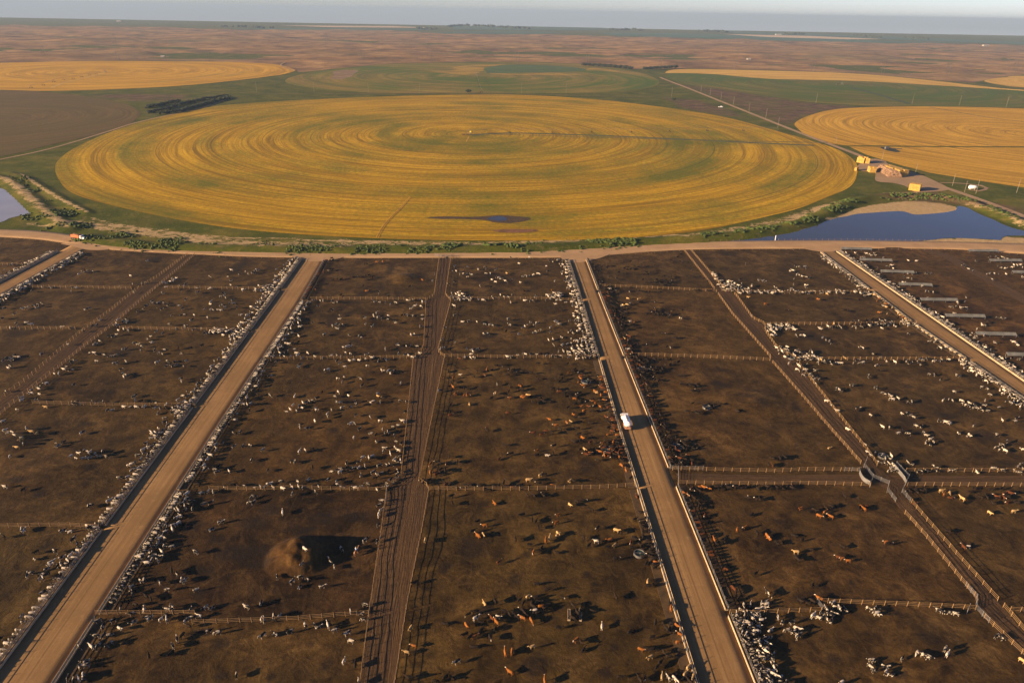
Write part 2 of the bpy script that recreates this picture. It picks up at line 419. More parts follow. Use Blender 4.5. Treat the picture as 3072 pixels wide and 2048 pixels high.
# rangeland outline (photo band between the farmed circles and the horizon fields)
RANGE_LOW = qs((-400, 138), (0, 146), (283, 140), (533, 143), (640, 150), (684, 166), (700, 166), (800, 156), (900, 147), (1100, 143), (1250, 144), (1370, 150), (1450, 160), (1568, 158), (1768, 162), (1968, 169), (2135, 184), (2230, 192), (2301, 178), (2352, 173), (2800, 165))
berms = [  # polyline, half width, height
    (qs((195, 545), (260, 556), (350, 565), (460, 569), (600, 571), (800, 574), (1000, 573), (1200, 571), (1350, 563), (1450, 556), (1540, 552)), 6, 1.6),
    (fl('F6', (-60, 735), (100, 728), (400, 706), (680, 665), (860, 612), (980, 560), (1110, 500), (1250, 455), (1420, 433), (1600, 436), (1800, 445), (1950, 470), (2080, 520), (2250, 590), (2400, 640)), 6, 2.4),
    (fl('F4', (-100, 285), (60, 330), (180, 430), (290, 530), (400, 610), (480, 660)), 6, 1.5),
    (fl('F4', (60, 275), (160, 300), (300, 380), (450, 470), (600, 550)), 4, 1.1),
]
sandlines = [  # polyline, half width, strength
    (fl('F4', (-60, 300), (60, 330), (150, 400), (250, 500), (330, 545), (400, 610), (470, 650)), 4.5, .60),
    (fl('F4', (140, 285), (200, 320), (300, 390), (420, 460), (520, 510), (600, 552)), 2.0, .66),
    (fl('F4', (200, 620), (350, 640), (500, 650)), 3, .5),
    (fl('F4', (630, 585), (800, 625), (1000, 660), (1300, 698), (1600, 715), (2000, 728), (2352, 745)), 1.6, .62),
    (fl('F4', (520, 620), (700, 640), (900, 670), (1200, 700), (1500, 750), (1800, 765), (2352, 780)), 9, .56),
    (fl('F5', (0, 745), (400, 757), (700, 760), (1000, 762), (1300, 748), (1600, 738), (2000, 715), (2200, 700)), 5, .56),
    (fl('F5', (2200, 690), (2300, 705), (2352, 720)), 4, .8),
    (fl('F6', (0, 715), (200, 690), (400, 660), (700, 600), (900, 530), (1080, 480)), 6, .50),
    (fl('F6', (780, 575), (850, 565)), 3, .8), (fl('F6', (900, 530), (1000, 495), (1100, 475)), 3, .8),
    (fl('F6', (1500, 445), (1850, 450)), 6, .5),
    (fl('F6', (2000, 500), (2150, 540), (2300, 600), (2400, 650)), 7, .6),
    (fl('F6', (1000, 600), (1150, 560), (1300, 545)), 3, .6),
]
sandpolys = [
    (fl('F6', (1040, 590), (1190, 520), (1300, 495), (1450, 475), (1600, 466), (1760, 478), (1880, 505), (1900, 530), (1780, 556), (1600, 566), (1400, 560), (1250, 560), (1130, 572)), 3),
    (fl('F6', (1650, 742), (1800, 726), (2000, 724), (2130, 735), (2230, 712), (2400, 728), (2400, 775), (1600, 765)), 2),
]
scrubpolys = [
    (qs((1535, 190), (1600, 200), (1680, 208), (1760, 222), (1870, 238), (1975, 246), (1850, 266), (1826, 282), (1810, 288), (1700, 245), (1600, 205)), 12),
    (qs((1525, 226), (1600, 230), (1680, 255), (1700, 268), (1640, 262), (1570, 248)), 8),
    (fl('F1', (600, 660), (850, 650), (1290, 655), (1250, 690), (1000, 700), (800, 690)), 12),
    (qs((1990, 452), (2130, 440), (2300, 470), (2352, 480), (2352, 500), (2200, 470)), 6),
]
RANGE_HIGH = qs((-600, 50), (0, 57), (480, 67), (900, 70.5), (984, 77), (1250, 80), (1568, 88.5), (2000, 99), (2352, 104), (2900, 112))
def ground_height(X, Y, want=False):
    rl = np.array([p for p in RANGE_LOW]); yb = np.interp(X/Y, rl[:, 0]/rl[:, 1], rl[:, 1])
    rg = np.clip((Y-yb)/25, 0, 1)
    Z = np.zeros_like(X)
    for line, w, h in berms:
        d = pdist(X, Y, line)
        Z = np.maximum(Z, h*np.clip(1-(d/(w*1.35))**2, 0, 1)*(1+.5*vnoise(X, Y, 9, 5)))
    amp = np.clip((Y-yb)/260, 0, 1)
    hill = vnoise(X, Y, 420, 11, 4)*16+vnoise(X*.8, Y*1.1, 130, 23, 5)*15
    Z = Z+amp*np.maximum(hill, -6)
    rh = np.array(RANGE_HIGH); yh = np.interp(X/Y, rh[:, 0]/rh[:, 1], rh[:, 1]); k = np.clip((Y-yh)/140, 0, 1)
    Z = Z*(1-k)-14*k
    if not want: return Z
    sand = np.zeros_like(X)
    for line, w, s in sandlines:
        sand = np.maximum(sand, s*np.clip(1.5-pdist(X, Y, line)/w, 0, 1))
    for poly, w in sandpolys: sand = np.maximum(sand, .95*soft(X, Y, poly, w))
    scr = np.zeros_like(X)
    for poly, w in scrubpolys: scr = np.maximum(scr, soft(X, Y, poly, w*2)*np.clip(.75+1.6*vnoise(X, Y, 14, 31), 0, 1))
    return Z, sand, scr, rg
ys = [330.0]
while ys[-1] < 7600: ys.append(ys[-1]*1.0058+.35*(ys[-1] < 600))
u = np.linspace(-1, 1, 470); YY = np.array(ys)[:, None]
Yg = np.repeat(YY, len(u), 1); Xg = u[None, :]*(YY*.86+60)
Zg, sand, scr, rg = ground_height(Xg, Yg, True)
_mb = np.array(qs(*MBQ)); Zg = Zg-1.6*np.clip((np.interp(Xg, _mb[:, 0], _mb[:, 1])-Yg+4)/5, 0, 1)
gr = tag(gridmesh('ground', Xg, Yg, Zg, M['ground'], {'sand': sand, 'scrub': scr, 'range': rg}), kind='structure')
def sheet(name, x0, x1, y0, y1, z, m):
    me = bpy.data.meshes.new(name); me.from_pydata([(x0, y0, z), (x1, y0, z), (x1, y1, z), (x0, y1, z)], [], [(0, 1, 2, 3)])
    return tag(link(name, me, m), kind='structure')
KF = 5.3e-6
def pz(y): return -8.5-KF*max(0, y-6500)**1.0*(max(0, y-6500)) 
_y = np.array([-4000, 0, 3000, 6500]+list(6500+np.geomspace(120, 5500, 70))); _x = np.linspace(-32000, 32000, 9)
_X, _Y = np.meshgrid(_x, _y); _Z = np.vectorize(pz)(_Y)
tag(gridmesh('terrain', _X, _Y, _Z, M['plain']), kind='structure')
def QP(x, y):
    z = -8.5
    for _ in range(12): p = Q(x, y, z); z = .5*z+.5*pz(p[1])
    return (p[0], p[1], z)
# side grassland reaching beyond the fine mesh
me = bpy.data.meshes.new('field'); me.from_pydata([(-4000, -600, -.8), (4000, -600, -.8), (9000, 7300, -7.9), (-9000, 7300, -7.9)], [], [(0, 1, 2, 3)])
tag(link('grassland', me, M['ground']), kind='structure')
# ---------------------------------------------------------------- fields
CEN = Q(1075, 308)
outline = qs((127, 388), (133, 370), (167, 343), (233, 312), (320, 281), (400, 262), (500, 244), (640, 233), (784, 226), (950, 220), (1080, 218), (1184, 218), (1370, 229), (1568, 253), (1680, 273), (1768, 297), (1861, 323), (1928, 346), (1965, 373), (1968, 403), (1951, 430), (1901, 453), (1834, 479), (1768, 496), (1668, 519), (1568, 536), (1400, 549), (1184, 553), (980, 551), (784, 544), (567, 528), (400, 503), (233, 466), (160, 440), (133, 409))
polysheet('wheat_field', outline, .16, M['wheat'], CEN, 8)
polysheet('green_field', qs((655, 187), (700, 170), (800, 157), (900, 148), (1100, 144), (1250, 145), (1370, 151), (1450, 163), (1500, 178), (1514, 192), (1480, 204), (1400, 212), (1250, 215), (1050, 215), (850, 213), (720, 204)), .22, M['greenc'], Q(1095, 176), 14)
polysheet('stubble_field', fl('F1', (2275, 548), (2300, 520), (2295, 498), (2352, 486), (2420, 484), (2470, 490), (2440, 510), (2420, 530), (2370, 542), (2352, 552), (2310, 545)), .34, M['fallow'], Q(790, 170), 10)
polysheet('stubble_field', fl('F2', (520, 497), (640, 500), (760, 511), (890, 516), (940, 506), (985, 482), (990, 466), (1060, 455), (1130, 446), (900, 450), (810, 461), (765, 468), (800, 478), (740, 488), (620, 490)), .34, M['patch'], Q(1095, 176), 10)
polysheet('green_field', fl('F2', (985, 476), (1060, 458), (1200, 447), (1450, 455), (1640, 470), (1690, 486), (1560, 497), (1300, 502), (1030, 508), (1000, 495)), .34, simple('dense_green_crop', (.050, .088, .014), .9, .3, .02), None, 10)
polysheet('stubble_field', fl('F2', (1030, 506), (1200, 512), (1450, 506), (1700, 514), (1560, 520), (1250, 519), (1060, 514)), .40, M['patch'], Q(1095, 176), 10)
polysheet('stubble_field', fl('F2', (1690, 486), (1720, 470), (1830, 478), (1920, 494), (1880, 496), (1790, 489)), .40, M['patch'], Q(1095, 176), 10)
polysheet('ripe_field', qs((-330, 150), (-150, 146), (0, 145), (140, 142), (283, 140.5), (400, 142), (533, 143), (633, 149), (672, 159), (676, 164), (633, 174), (467, 193), (300, 204), (117, 209.5), (0, 207), (-330, 200)), .25, M['goldleft'], Q(240, 165), 14)
polysheet('ploughed_field', qs((-300, 212), (0, 207), (60, 209), (150, 216), (230, 227), (290, 240), (318, 255), (318, 268), (295, 286), (240, 305), (120, 332), (0, 360), (-300, 400)), .18, M['plough'], Q(-60, 275), 10)
PR = Q(2366, 309)
polysheet('ripe_field', qs((1826, 283), (1858, 266), (1905, 254), (1968, 248), (2135, 245), (2352, 250), (2600, 262), (2600, 336), (2352, 337), (2150, 336), (2000, 334.5), (1925, 333), (1860, 315), (1835, 298)), .18, M['gold2'], PR, 10)
polysheet('ripe_field', qs((1950, 337), (2150, 338.5), (2352, 339.5), (2600, 340), (2600, 470), (2352, 431), (2235, 414), (2135, 397), (2068, 380), (1990, 356)), .18, M['gold2'], PR, 10, smooth=False)
PG = Q(1935, 190+2)
polysheet('green_field', qs((1530, 175), (1560, 167), (1640, 170), (1768, 181), (1968, 186), (2135, 195), (2352, 209), (2600, 226), (2600, 262), (2352, 249), (2200, 245), (2001, 243), (1868, 236), (1735, 217), (1640, 204), (1568, 192)), .22, M['greenr'], Q(1925, 195), 14)
polysheet('stubble_field', qs((1528, 168), (1568, 159.5), (1768, 163), (1968, 170), (2135, 185), (2268, 200), (2352, 207), (2600, 220), (2600, 228), (2352, 209.6), (2135, 195.6), (1968, 186.6), (1768, 181.6), (1640, 171), (1560, 168.5)), .32, M['strip'], Q(1925, 195), 14)
polysheet('ripe_field', qs((2261, 186), (2280, 181), (2310, 178), (2352, 175), (2600, 176), (2600, 215), (2352, 201.5), (2301, 196), (2272, 191)), .36, M['strip'], Q(2500, 195), 14)
# far bands towards the horizon (each band is a real field kilometres out)
def band(nm, m, z, *p):
    P = [QP(*q) for q in p]; zz = z+8.5; n = len(P)
    tris = geometry.tessellate_polygon([[Vector((a[0], a[1], 0)) for a in P]])
    fs = []
    for t in tris:
        A, B, C_ = (Vector((P[i][0], P[i][1], 0)) for i in t)
        fs.append(t if (B-A).cross(C_-A).z > 0 else (t[0], t[2], t[1]))
    me = bpy.data.meshes.new(nm); me.from_pydata([(a[0], a[1], a[2]+3+zz*.5) for a in P], [], fs); me.update(); tag(link(nm, me, m), kind='structure')
gf = simple('far_green_crop', (.032, .082, .042), .95, .3, .002)
tf = simple('far_tan_stubble', (.46, .34, .21), .95, .2, .002)
band('green_field', gf, -7.5, (984, 77), (1080, 73), (1230, 74), (1300, 77), (1235, 79.5), (1100, 80))
band('green_field', gf, -7.0, (480, 68.5), (700, 66), (960, 68), (1000, 70.5), (700, 71))
band('green_field', gf, -7.2, (1040, 62), (1160, 60.5), (1380, 65), (1430, 69), (1300, 71.5), (1040, 70))
band('green_field', gf, -6.8, (1370, 77), (1568, 78), (1800, 86), (2000, 95), (2250, 101.5), (2000, 100), (1700, 93), (1568, 89), (1420, 84))
band('stubble_field', tf, -6.0, (1180, 58), (1420, 61), (1640, 70), (1560, 73), (1400, 71), (1220, 64))
band('stubble_field', tf, -6.0, (1660, 80), (1850, 84), (2030, 92), (1950, 92.5), (1760, 87))
band('stubble_field', tf, -6.0, (640, 60), (900, 61.5), (1000, 66), (760, 64.5))
band('green_field', gf, -7.4, (1640, 72), (1900, 80), (2352, 98), (2600, 108), (2352, 104), (1950, 89), (1700, 79))
# ---------------------------------------------------------------- ponds
polysheet('pond_water', fl('F6', (330, 747), (500, 722), (640, 702), (760, 678), (850, 650), (930, 622), (1000, 602), (1070, 582), (1130, 572), (1190, 558), (1250, 552), (1400, 541), (1500, 537), (1545, 545), (1600, 560), (1700, 556), (1800, 546), (1880, 530), (1895, 502), (1960, 513), (2020, 545), (2080, 572), (2140, 595), (2200, 625), (2280, 655), (2420, 690), (2420, 706), (2230, 708), (2190, 736), (2140, 733), (1850, 722), (1700, 737), (1520, 748), (1200, 752), (1000, 744), (700, 746)), .12, M['water'], None, 2.0)
polysheet('pond_water', fl('F4', (-300, 330), (-100, 350), (0, 378), (60, 398), (110, 440), (160, 490), (200, 530), (210, 552), (150, 566), (70, 585), (0, 615), (-300, 700)), .12, M['sky_pond'], None, 2.0)
polysheet('pond_water', fl('F5', (1010, 592), (1040, 578), (1090, 574), (1130, 582), (1142, 600), (1090, 606), (1050, 602)), .30, M['water'], None, 1.0)
wetm = simple('wet_soil', (.060, .036, .016), .9, .4, .3)
polysheet('wet_soil', fl('F5', (590, 583), (700, 575), (900, 578), (1000, 572), (1100, 567), (1190, 572), (1300, 585), (1280, 603), (1180, 620), (1060, 617), (980, 600), (800, 592), (680, 592)), .24, wetm, None, 2.0)
polysheet('wet_soil', fl('F5', (1040, 672), (1150, 662), (1320, 664), (1360, 674), (1250, 686), (1100, 684)), .24, simple('damp_crop', (.16, .075, .03), .9, .5, .2), None, 2.0)
# ---------------------------------------------------------------- tracks
def strip(name, pts, w, z, m, smooth=True):
    P = smoothline([Vector((*p, 0)) for p in pts], 10)
    L, R = [], []
    for i, p in enumerate(P):
        t = (P[min(i+1, len(P)-1)]-P[max(i-1, 0)]).normalized(); n = Vector((-t.y, t.x, 0))*w/2
        L.append((p+n).xy); R.append((p-n).xy)
    return ribbon(name, [tuple(v) for v in L], [tuple(v) for v in R], z, m, 12, 0, 2)
strip('farm_road', qs((2700, 640), (2480, 555), (2352, 498), (2250, 459), (2160, 428), (2080, 401), (2010, 373), (1960, 352), (1880, 322), (1800, 291), (1720, 259), (1640, 227), (1575, 201), (1530, 184), (1516, 178)), 6.5, .26, M['farmroad'])
strip('dirt_track', qs((-60, 378), (0, 367), (120, 341), (250, 302), (310, 283), (400, 262), (470, 246), (520, 229), (523, 225), (500, 222)), 3.2, .27, M['farmroad'])
strip('dirt_track', fl('H', (560, 715), (900, 712), (1300, 690), (1500, 655)), 2.5, .25, M['farmroad'])
strip('dirt_track', fl('H', (1430, 555), (1650, 560), (1850, 575), (2080, 600), (2165, 645), (2080, 680), (1960, 690), (1850, 665)), 3.0, .25, M['farmroad'])
strip('dirt_track', qs((120, 202), (150, 190), (190, 181), (240, 168)), 7, .45, M['strip'])
strip('dirt_track', qs((678, 163), (655, 156), (645, 149), (655, 144)), 4, .5, M['farmroad'])
polysheet('hay_yard', fl('H', (160, 300), (380, 190), (600, 225), (620, 260), (930, 370), (1150, 440), (1420, 560), (1560, 640), (1500, 680), (1250, 700), (1050, 700), (900, 610), (700, 560), (450, 530), (430, 400), (240, 380)), .22, M['farmroad'], None, 4)
strip('dirt_track', fl('F2', (-700, 640), (-300, 650), (400, 645), (900, 649), (1600, 660), (2275, 675)), 2.5, .26, M['fallow'])
M['tram'] = simple('tramline_straw', (.46, .25, .015), .9, .3, .2)
gs = simple('tramline_green', (.075, .080, .024), .9, .4, .1)
strip('tramline', fl('Z', (180, 90), (470, 74), (1100, 92), (1700, 118), (2352, 150), (2700, 165)), 8, .28, gs)
strip('tramline', fl('F4', (0, 0), (1, 0)) if False else fl('Z', (280, 80), (1200, 108), (1900, 128), (2352, 136), (2800, 145)), 3.2, .30, gs)
strip('tramline', fl('F5', (880, 25), (860, 60)), 1.2, .30, M['tram'])
strip('tramline', fl('F5', (470, 440), (400, 520), (300, 620), (240, 720)), .7, .30, M['tram'])
strip('tramline', fl('F5', (478, 442), (410, 522), (312, 622), (254, 722)), .7, .30, M['tram'])
strip('tramline', fl('F3', (1700, 740), (2100, 810), (2352, 840)), 3.5, .30, gs)
strip('tramline', fl('F3', (1150, 600), (1350, 655), (1560, 718)), 9, .40, simple('tramline_dark', (.035, .055, .015), .9, .3, .1))
# ---------------------------------------------------------------- main road and feed roads
MT = qs((-250, 527), (-100, 526), (0, 527), (90, 531), (165, 539), (215, 550), (320, 562), (450, 570), (600, 576), (800, 580), (1000, 579), (1200, 577), (1300, 573), (1400, 565), (1500, 560), (1600, 556), (1700, 554), (1850, 552.5), (2000, 553), (2200, 556), (2352, 560), (2600, 566))
MBt = qs(*MBQ)
ribbon('road', MT, MBt, .14, M['mainroad'], 6, .35)
EDGE = {  # feed-road edges, photo display coordinates (top, bottom)
    'AL': ((700, 589), (622, 699), (399, 1000), (0, 1541), (-130, 1717)), 'AR': ((748, 589), (684, 700), (486, 1000), (120, 1568), (10, 1742)),
    'BL': ((1305, 588), (1342, 700), (1422, 970), (1607, 1568), (1650, 1710)), 'BR': ((1340, 585), (1384, 700), (1491, 970), (1730, 1568), (1788, 1710)),
    'CL': ((1866, 568), (1880, 575), (2104, 747), (2216, 823), (2352, 917), (2560, 1062)), 'CR': ((1903, 566), (1912, 573), (2352, 878), (2600, 1050)),
    'DL': ((165, 563), (80, 608), (0, 650), (-120, 713)), 'DR': ((205, 567), (100, 624), (0, 680), (-120, 752))}
EW = {k: qs(*v) for k, v in EDGE.items()}
for a, b in (('AL', 'AR'), ('BL', 'BR'), ('CL', 'CR'), ('DL', 'DR')):
    ribbon('feed_road', EW[a], EW[b], .10, M['road'], 5, .4, 5)
# flares where the feed roads meet the main road
for p in (((672, 590), (700, 600), (748, 600), (790, 590), (740, 586)), ((1288, 588), (1306, 602), (1344, 602), (1400, 584), (1340, 582)), ((1845, 570), (1878, 578), (1915, 578), (1945, 569), (1900, 565)), ((140, 560), (170, 567), (205, 575), (250, 573), (200, 562))):
    polysheet('road', qs(*p), .25, M['mainroad'], None, 2)
# ---------------------------------------------------------------- feedlot dirt
darks = [('R1', 2110, 170, 70, 75), ('R1', 890, 460, 85, 30), ('R1', 90, 1010, 150, 70), ('R1', 1370, 120, 65, 28), ('R1', 1090, 935, 130, 55), ('R1', 120, 770, 140, 30), ('R1', 500, 1180, 60, 25), ('R1', 1580, 1100, 60, 22), ('R1', 1830, 1105, 45, 22), ('R1', 980, 1280, 50, 25), ('R1', 1440, 1190, 45, 16), ('R1', 2330, 600, 40, 40),
    ('R2', 1215, 190, 40, 65), ('R2', 695, 650, 62, 75), ('R2', 960, 420, 65, 34), ('R2', 1120, 360, 30, 30), ('R2', 1265, 405, 45, 22), ('R2', 2100, 112, 180, 24), ('R2', 2080, 785, 70, 28), ('R2', 2000, 300, 55, 22), ('R2', 900, 835, 65, 32), ('R2', 850, 590, 50, 30), ('R2', 740, 755, 50, 20), ('R2', 880, 490, 120, 18), ('R2', 2150, 390, 90, 25), ('R2', 780, 535, 50, 20), ('R2', 1140, 820, 35, 16),
    ('R3', 1950, 60, 110, 26), ('R3', 700, 1190, 60, 60), ('R3', 2200, 1190, 50, 18), ('R3', 1895, 1085, 34, 20), ('R3', 1200, 1090, 80, 50),
    ('R4', 470, 790, 120, 55), ('R4', 790, 1070, 70, 22), ('R4', 580, 830, 70, 40), ('R4', 120, 720, 90, 30),
    ('S4', 1330, 330, 70, 75), ('S4', 1400, 155, 60, 28), ('S4', 1300, 170, 60, 28), ('S4', 1990, 460, 120, 60), ('S4', 1840, 230, 45, 30), ('S4', 1320, 25, 50, 25), ('S4', 1680, 285, 100, 30), ('S4', 1590, 570, 45, 24), ('S4', 1430, 430, 60, 40), ('S4', 340, 200, 40, 60), ('S4', 510, 420, 40, 20), ('S4', 390, 355, 40, 22), ('S4', 200, 650, 95, 32), ('S4', 2230, 700, 130, 30), ('S4', 40, 190, 80, 40), ('S4', 940, 1110, 70, 30), ('S4', 190, 1215, 50, 20),
    ('T3', 70, 430, 60, 62), ('T3', 240, 1200, 125, 105), ('T3', 860, 1265, 65, 65), ('T3', 700, 390, 50, 32), ('T3', 770, 470, 35, 22), ('T3', 530, 460, 50, 32), ('T3', 950, 1020, 42, 42), ('T3', 780, 540, 35, 20), ('T3', 960, 780, 50, 40), ('T3', 180, 215, 45, 30),
    ('T2', 650, 1190, 65, 62), ('T2', 2310, 430, 60, 65), ('T2', 1690, 330, 62, 62), ('T2', 160, 1290, 50, 40), ('T2', 500, 1000, 35, 25), ('T2', 1930, 150, 150, 110), ('T2', 2070, 700, 110, 50), ('T2', 900, 370, 60, 30), ('T2', 60, 180, 110, 70), ('T2', 1000, 640, 60, 40),
    ('S2', 1800, 490, 40, 30), ('S2', 710, 410, 50, 25), ('S2', 850, 160, 110, 30), ('S2', 2090, 770, 50, 20), ('S2', 2020, 1060, 60, 30), ('S2', 600, 1190, 130, 60), ('S2', 150, 1130, 110, 60), ('S2', 420, 1290, 160, 50), ('S2', 900, 1180, 120, 50),
    ('S3', 2120, 130, 70, 20), ('S3', 1880, 10, 90, 40), ('S3', 700, 720, 90, 60), ('S3', 1450, 1030, 40, 100),
    ('S1', 360, 980, 65, 42), ('S1', 800, 745, 90, 36), ('S1', 565, 970, 45, 22), ('S1', 1165, 480, 45, 20), ('S1', 760, 880, 50, 22), ('S1', 590, 755, 40, 20), ('S1', 490, 1065, 35, 16), ('S1', 750, 360, 100, 30), ('S1', 160, 860, 90, 30), ('S1', 200, 540, 150, 80), ('S1', 2250, 1230, 150, 60), ('S1', 1700, 1250, 160, 60),
    ('T1', 1800, 365, 90, 60), ('T1', 1740, 570, 70, 60), ('T1', 1950, 1000, 100, 60), ('T1', 1780, 900, 130, 40), ('T1', 400, 140, 60, 40), ('T1', 2100, 200, 250, 90), ('T1', 1950, 1290, 90, 50), ('T1', 2280, 300, 120, 60), ('T1', 1920, 80, 120, 40),
    ('T4', 1500, 960, 110, 60), ('T4', 680, 1130, 90, 40), ('T4', 430, 780, 110, 30), ('T4', 1200, 735, 90, 22), ('T4', 140, 490, 60, 25), ('T4', 1250, 1280, 90, 40), ('T4', 380, 600, 90, 50), ('T4', 830, 460, 40, 20)]
MOUNDS = [('T2', 400, 235, 8.6, 4.3), ('R2', 1340, 285, 9, 2.0), ('S3', 2150, 175, 11, .9), ('S1', 470, 740, 16, 1.3), ('R1', 1240, 150, 14, .7), ('T2', 1350, 130, 14, .7), ('S2', 330, 1010, 13, .6), ('T4', 1450, 1000, 12, .8), ('S1', 110, 520, 9, 1.4), ('R4', 1250, 40, 10, .5), ('T3', 240, 1190, 6, .5), ('S4', 60, 150, 9, .8)]
mw = [(W(c, x, y)[0], W(c, x, y)[1], r, h) for c, x, y, r, h in MOUNDS]
def pen_h(X, Y):
    Z = .10*vnoise(X, Y, 17, 41, 2)+.05*vnoise(X, Y, 5, 47, 2)
    for cx, cy, r, h in mw:
        d2 = ((X-cx)**2+((Y-cy)*1.05)**2)/(r*r)
        n = 1+.5*vnoise(X, Y, r*.5, 51, 3)
        if h > 3: Z = Z+(h*n+2.6*vnoise(X, Y, 2.4, 83, 3))*np.clip(1.25-np.sqrt(d2)*1.25, 0, 1)**.9
        else: Z = Z+h*n*np.exp(-d2*1.8)
    return Z
_PX, _PY = np.meshgrid(np.arange(-500, 501.0, 1.0), np.arange(50, 461.0, 1.0)); _PT = pen_h(_PX, _PY)
def ph(x, y):
    i = min(max(x+500, 0), 998.99); j = min(max(y-50, 0), 408.99); a, b = int(i), int(j); u, v = i-a, j-b
    return float((_PT[b, a]*(1-u)+_PT[b, a+1]*u)*(1-v)+(_PT[b+1, a]*(1-u)+_PT[b+1, a+1]*u)*v)
_GX, _GY = np.meshgrid(np.arange(-700, 701.0, 1.5), np.arange(340, 820.0, 1.5)); _GT = ground_height(_GX, _GY)
def gh(x, y):
    if y > 800: return float(ground_height(np.array([[x]]), np.array([[y]]))[0, 0])
    return float(_GT[min(max(int((y-340)/1.5+.5), 0), _GT.shape[0]-1), min(max(int((x+700)/1.5+.5), 0), _GT.shape[1]-1)])
yy = [78.0]
while yy[-1] < 432: yy.append(yy[-1]+.0036*yy[-1]+.25)
u = np.linspace(-1, 1, 620); YY = np.array(yy)[:, None]
Yp = np.repeat(YY, len(u), 1); Xp = u[None, :]*(YY*.80+58)
lim = np.interp(Xp, _mb[:, 0], _mb[:, 1])+2.0
Yp = np.minimum(Yp, lim)
Zp = pen_h(Xp, Yp)
dark = np.zeros_like(Xp)
for c, x, y, rx, ry in darks:
    cx, cy = W(c, x, y); ex = abs(W(c, x+rx, y)[0]-cx); ey = abs(W(c, x, y-ry)[1]-W(c, x, y+ry)[1])/2
    d = np.hypot((Xp-cx)/ex, (Yp-cy)/ey)+.9*vnoise(Xp, Yp, max(ex, 2)*.6, 61, 3)
    dark = np.maximum(dark, np.clip((1.12-d)*1.8, 0, 1)*.8)
# manure-dark strips beside the bunks and the cross fences, pens of differing soil
pencol = np.ones(Xp.shape+(3,))
def ptint(poly, col, w=3):
    global pencol
    k = soft(Xp, Yp, poly, w)[..., None]; pencol = pencol*(1-k)+k*np.array(col)*pencol
ptint(qs((450, 1130), (985, 1130), (870, 1420), (230, 1420)), (.62, .56, .60))
ptint(fl('T2', (215, 235), (260, 110), (380, 60), (480, 80), (480, 300), (380, 430), (270, 400)), (1.45, 1.4, 1.3), 6)
ptint(qs((0, 1212), (230, 1212), (0, 1540), (-300, 1700), (-300, 1212)), (.85, .9, .9))
ptint(qs((520, 930), (960, 830), (945, 1115), (420, 1115)), (1.1, 1.03, .98))
ptint(qs((1560, 1120), (2050, 1120), (2230, 1400), (1670, 1400)), (1.02, .98, .95))
ptint(qs((0, 935), (390, 935), (200, 1210), (-300, 1210)), (1.0, 1.0, 1.0))
ptint(qs((985, 830), (1400, 830), (1480, 1120), (960, 1120)), (1.02, 1.02, .94))
ptint(qs((950, 1130), (1470, 1130), (1600, 1700), (800, 1700)), (1.05, 1.06, .92))
ptint(qs((1450, 830), (1770, 830), (2010, 1080), (1550, 1080)), (1.08, 1.04, 1.0))
ptint(qs((1905, 573), (2600, 573), (2600, 1000)), (1.12, 1.0, .95))
ptint(qs((1370, 680), (1640, 680), (1760, 822), (1440, 822)), (1.12, 1.08, 1.0))
tag(gridmesh('feedlot_ground', Xp, Yp, Zp, M['dirt'], {'dark': dark, 'pen': pencol}), kind='structure')
# ---------------------------------------------------------------- cattle lanes
L1L = fl('R2', (1640, 90), (1595, 430), (1522, 480), (1502, 900), (1410, 985), (1380, 1352)); L1R = fl('R2', (1745, 90), (1692, 430), (1742, 480), (1622, 940), (1688, 972), (1610, 1352))
L1L = L1L[:-1]+fl('S2', (1390, 0), (1300, 860), (1178, 920), (1125, 1352))+fl('T2', (1022, 740), (945, 1347), (900, 1600))
L1R = L1R[:-1]+fl('S2', (1640, 0), (1462, 860), (1552, 915), (1480, 1352))+fl('T2', (1360, 640), (1250, 1347), (1190, 1600))
L2L = fl('R1', (1655, 72), (1400, 262), (1200, 385), (960, 580), (700, 770), (230, 1180), (0, 1350), (-300, 1560)); L2R = fl('R1', (1718, 76), (1560, 215), (1390, 355), (1200, 520), (1000, 690), (690, 930), (420, 1150), (160, 1352), (0, 1490), (-300, 1740))
L3L = fl('R3', (1552, 22), (1810, 350), (1990, 600), (2335, 990))+fl('R4', (110, 1000), (420, 1352))+fl('S4', (540, 290), (935, 740), (1010, 840), (1155, 960), (1200, 1040), (1480, 1352))+fl('T4', (1830, 490), (1930, 600), (1930, 700), (2040, 815), (2352, 1110), (2700, 1440))
L3R = fl('R3', (1612, 22), (1890, 350), (2020, 430), (2170, 640), (2280, 690))+fl('R4', (60, 740), (180, 910), (350, 1000), (375, 1060), (610, 1352))+fl('S4', (640, 190), (960, 590), (1070, 750), (1310, 890), (1275, 960), (1610, 1352))+fl('T4', (1830, 310), (2240, 760), (2352, 900), (2700, 1300))
hz = lambda x, y: ph(x, y)
ribbon('cattle_lane', L1L, L1R, .05, M['lane'], 3, 0, 8, hz)
ribbon('cattle_lane', L2L, L2R, .05, M['lane'], 3, 0, 8, hz)
ribbon('cattle_lane', L3L, L3R, .05, M['lane'], 3, 0, 8, hz)
ribbon('cattle_lane', fl('S3', (1490, 790), (2352, 808))+fl('S4', (900, 800), (1330, 810), (2352, 815), (2700, 818)), fl('S3', (1520, 880), (2352, 885))+fl('S4', (900, 880), (1330, 895), (2352, 900), (2700, 903)), .045, M['lane'], 3, 0, 6, hz)
strip('cattle_lane', fl('R4', (1490, 30), (1690, 90), (1830, 180), (2080, 310), (2352, 470), (2700, 640)), 8, .09, M['lane'])
